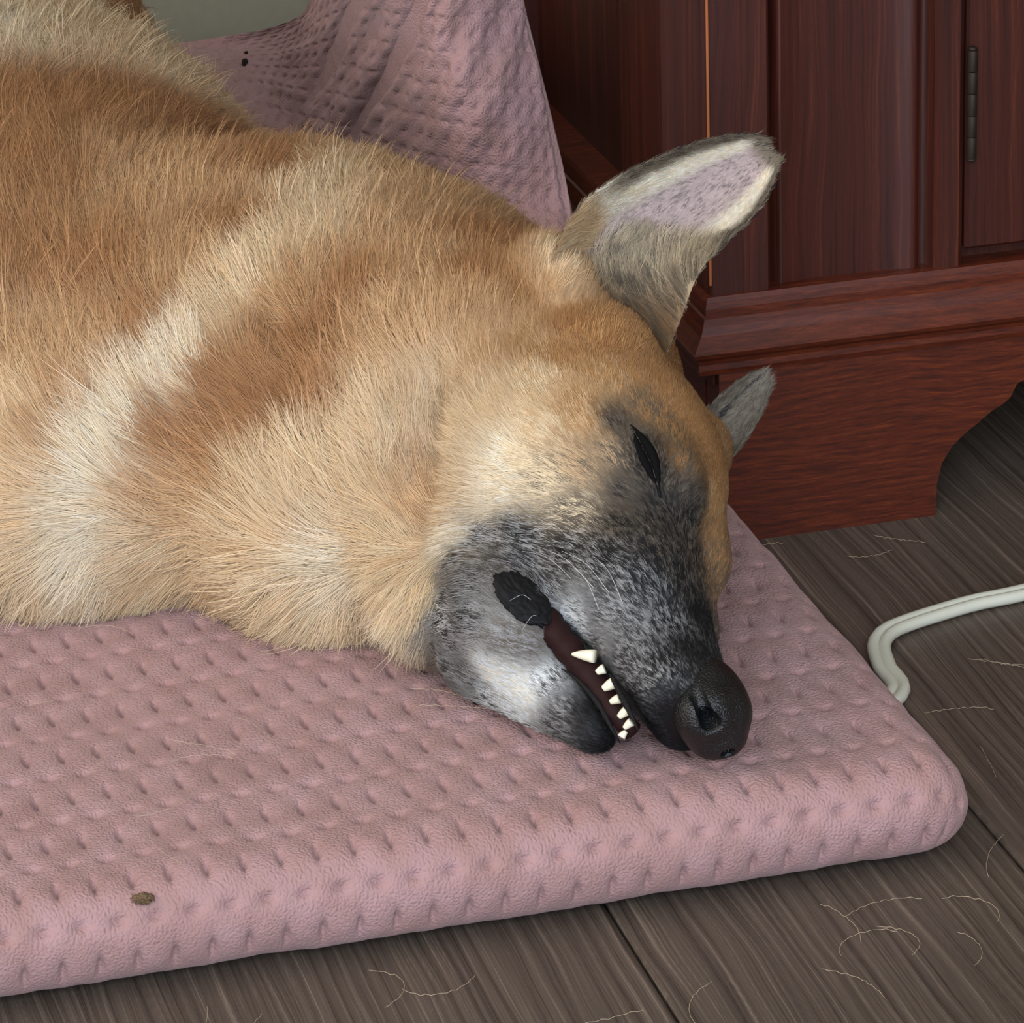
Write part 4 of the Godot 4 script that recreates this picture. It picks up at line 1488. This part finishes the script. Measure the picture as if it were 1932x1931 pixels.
func build_blanket() -> void:
	var nu := 230
	var nv := 170
	var pts := PackedVector3Array()
	var base := PackedVector3Array()
	for j in nv:
		for i in nu:
			base.append(blanket_point(float(i) / (nu - 1), float(j) / (nv - 1)))
	var nrm := PackedVector3Array()
	for j in nv:
		for i in nu:
			var du := base[j * nu + mini(i + 1, nu - 1)] - base[j * nu + maxi(i - 1, 0)]
			var dv := base[mini(j + 1, nv - 1) * nu + i] - base[maxi(j - 1, 0) * nu + i]
			nrm.append(du.cross(dv).normalized())
	var wob := FastNoiseLite.new()
	wob.seed = 12
	wob.frequency = 2.2
	for j in nv:
		for i in nu:
			var u := float(i) / (nu - 1)
			var v := float(j) / (nv - 1)
			var h := dimple((u - 0.47 * v) * 0.42, v * 0.34) * 0.8
			# folds running up the slope
			for f in [[0.60, 0.022, 0.008], [0.655, 0.018, 0.003], [0.42, 0.03, 0.005], [0.73, 0.025, 0.0025], [0.81, 0.025, 0.0025], [0.89, 0.025, 0.002], [0.50, 0.02, 0.002]]:
				var s: float = u - f[0] - 0.47 * (v - 0.5) + 0.015 * wob.get_noise_2d(u, v)
				h -= f[2] * exp(-s * s / (f[1] * f[1])) * smooth01(0.15, 0.4, v)
			h += 0.005 * wob.get_noise_2d(u, v)
			var edge := minf(minf(u, 1.0 - u) * 0.36, v * 0.3)
			var rim := 0.009 * (1.0 - sqrt(clampf(edge / 0.010, 0.0, 1.0)))
			pts.append(base[j * nu + i] + nrm[j * nu + i] * (h - rim))
	# underside, a little behind
	var all := PackedVector3Array()
	for j in nv:
		for i in nu * 2:
			if i < nu:
				all.append(pts[j * nu + i])
			else:
				var k := j * nu + (2 * nu - 1 - i)
				all.append(base[k] - nrm[k] * 0.004)
	var t := thing("pink_blanket", "pink quilted blanket bunched up against the side of the cabinet", "blanket")
	put("cloth", grid_mesh(all, nu * 2, nv, false, true), fabric, t)

func build_litter() -> void:
	# loose hairs shed on the floor and the mat
	var st := SurfaceTool.new()
	st.begin(Mesh.PRIMITIVE_TRIANGLES)
	var g := RandomNumberGenerator.new()
	g.seed = 77
	# [x, z, height, spread, how many, length]
	for spot in [[0.068, 0.295, 0.0, 0.025, 9, 0.035], [0.032, 0.325, 0.0, 0.030, 5, 0.03], [-0.055, 0.345, 0.0, 0.030, 7, 0.04], [-0.175, 0.305, 0.0, 0.022, 5, 0.045], [-0.125, 0.312, 0.0, 0.025, 6, 0.035], [0.145, 0.160, 0.0, 0.035, 8, 0.03], [0.155, -0.005, 0.0, 0.03, 6, 0.025], [-0.18, 0.20, 0.0405, 0.05, 9, 0.03], [-0.08, 0.20, 0.0405, 0.04, 5, 0.03], [0.05, 0.24, 0.0405, 0.03, 4, 0.025], [-0.20, 0.10, 0.0405, 0.04, 4, 0.03]]:
		for k in int(spot[4] * 0.65):
			var p := Vector3(spot[0] + g.randfn() * spot[3], spot[2] + 0.0006, spot[1] + g.randfn() * spot[3] * 0.8)
			if spot[2] > 0.01 and (p.x > 0.07 or p.z > 0.262):
				continue
			if spot[2] < 0.01 and p.x < 0.105 and p.z < 0.288:
				continue
			var way := g.randf() * TAU
			var bend := clampf(g.randfn() * 0.10, -0.14, 0.14)
			var path := []
			var rad := []
			var n := 18
			for s in n:
				path.append(p)
				rad.append(0.00009 if s < n - 1 else 0.00004)
				p += Vector3(cos(way), 0.0, sin(way)) * spot[5] * g.randf_range(0.85, 1.15) / n
				p.y = spot[2] + 0.0006 + 0.0008 * absf(sin(s * 1.3))
				way += bend + g.randfn() * 0.035
			st.append_from(tube(path, rad, 4), 0, Transform3D())
	var o := put("loose_hair", st.commit(), mat_plain(Color(0.70, 0.62, 0.51), 0.6))
	o.set_meta("kind", "stuff")
	tag(o, "pale loose dog hairs shed over the floor and the mat", "hair")
	var dirt := mat_plain(Color(0.12, 0.08, 0.06), 0.95)
	var c := thing("dirt_crumb", "dark crumb of dirt on the pink blanket behind the dog", "crumb")
	put("crumb", lump(CRUMB, Vector3(0.0017, 0, 0), Vector3(0, 0.0020, 0), Vector3(0, 0, 0.0016), 0.6, 3), dirt, c)
	put("crumb", lump(CRUMB + Vector3(0.0012, 0.0052, -0.001), Vector3(0.0010, 0, 0), Vector3(0, 0.0008, 0), Vector3(0, 0, 0.0010), 0.6, 8), dirt, c)
	var b := put("dry_burr", lump(Vector3(-0.2033, 0.0350, 0.2772), Vector3(0.0028, 0, 0.001), Vector3(0, 0.0014, 0), Vector3(-0.001, 0, 0.0022), 0.9, 14), mat_plain(Color(0.42, 0.33, 0.23), 0.95))
	tag(b, "small brown burr caught in the front of the pink mat", "burr")
const CRUMB := Vector3(0.0153, 0.066, -0.6186)
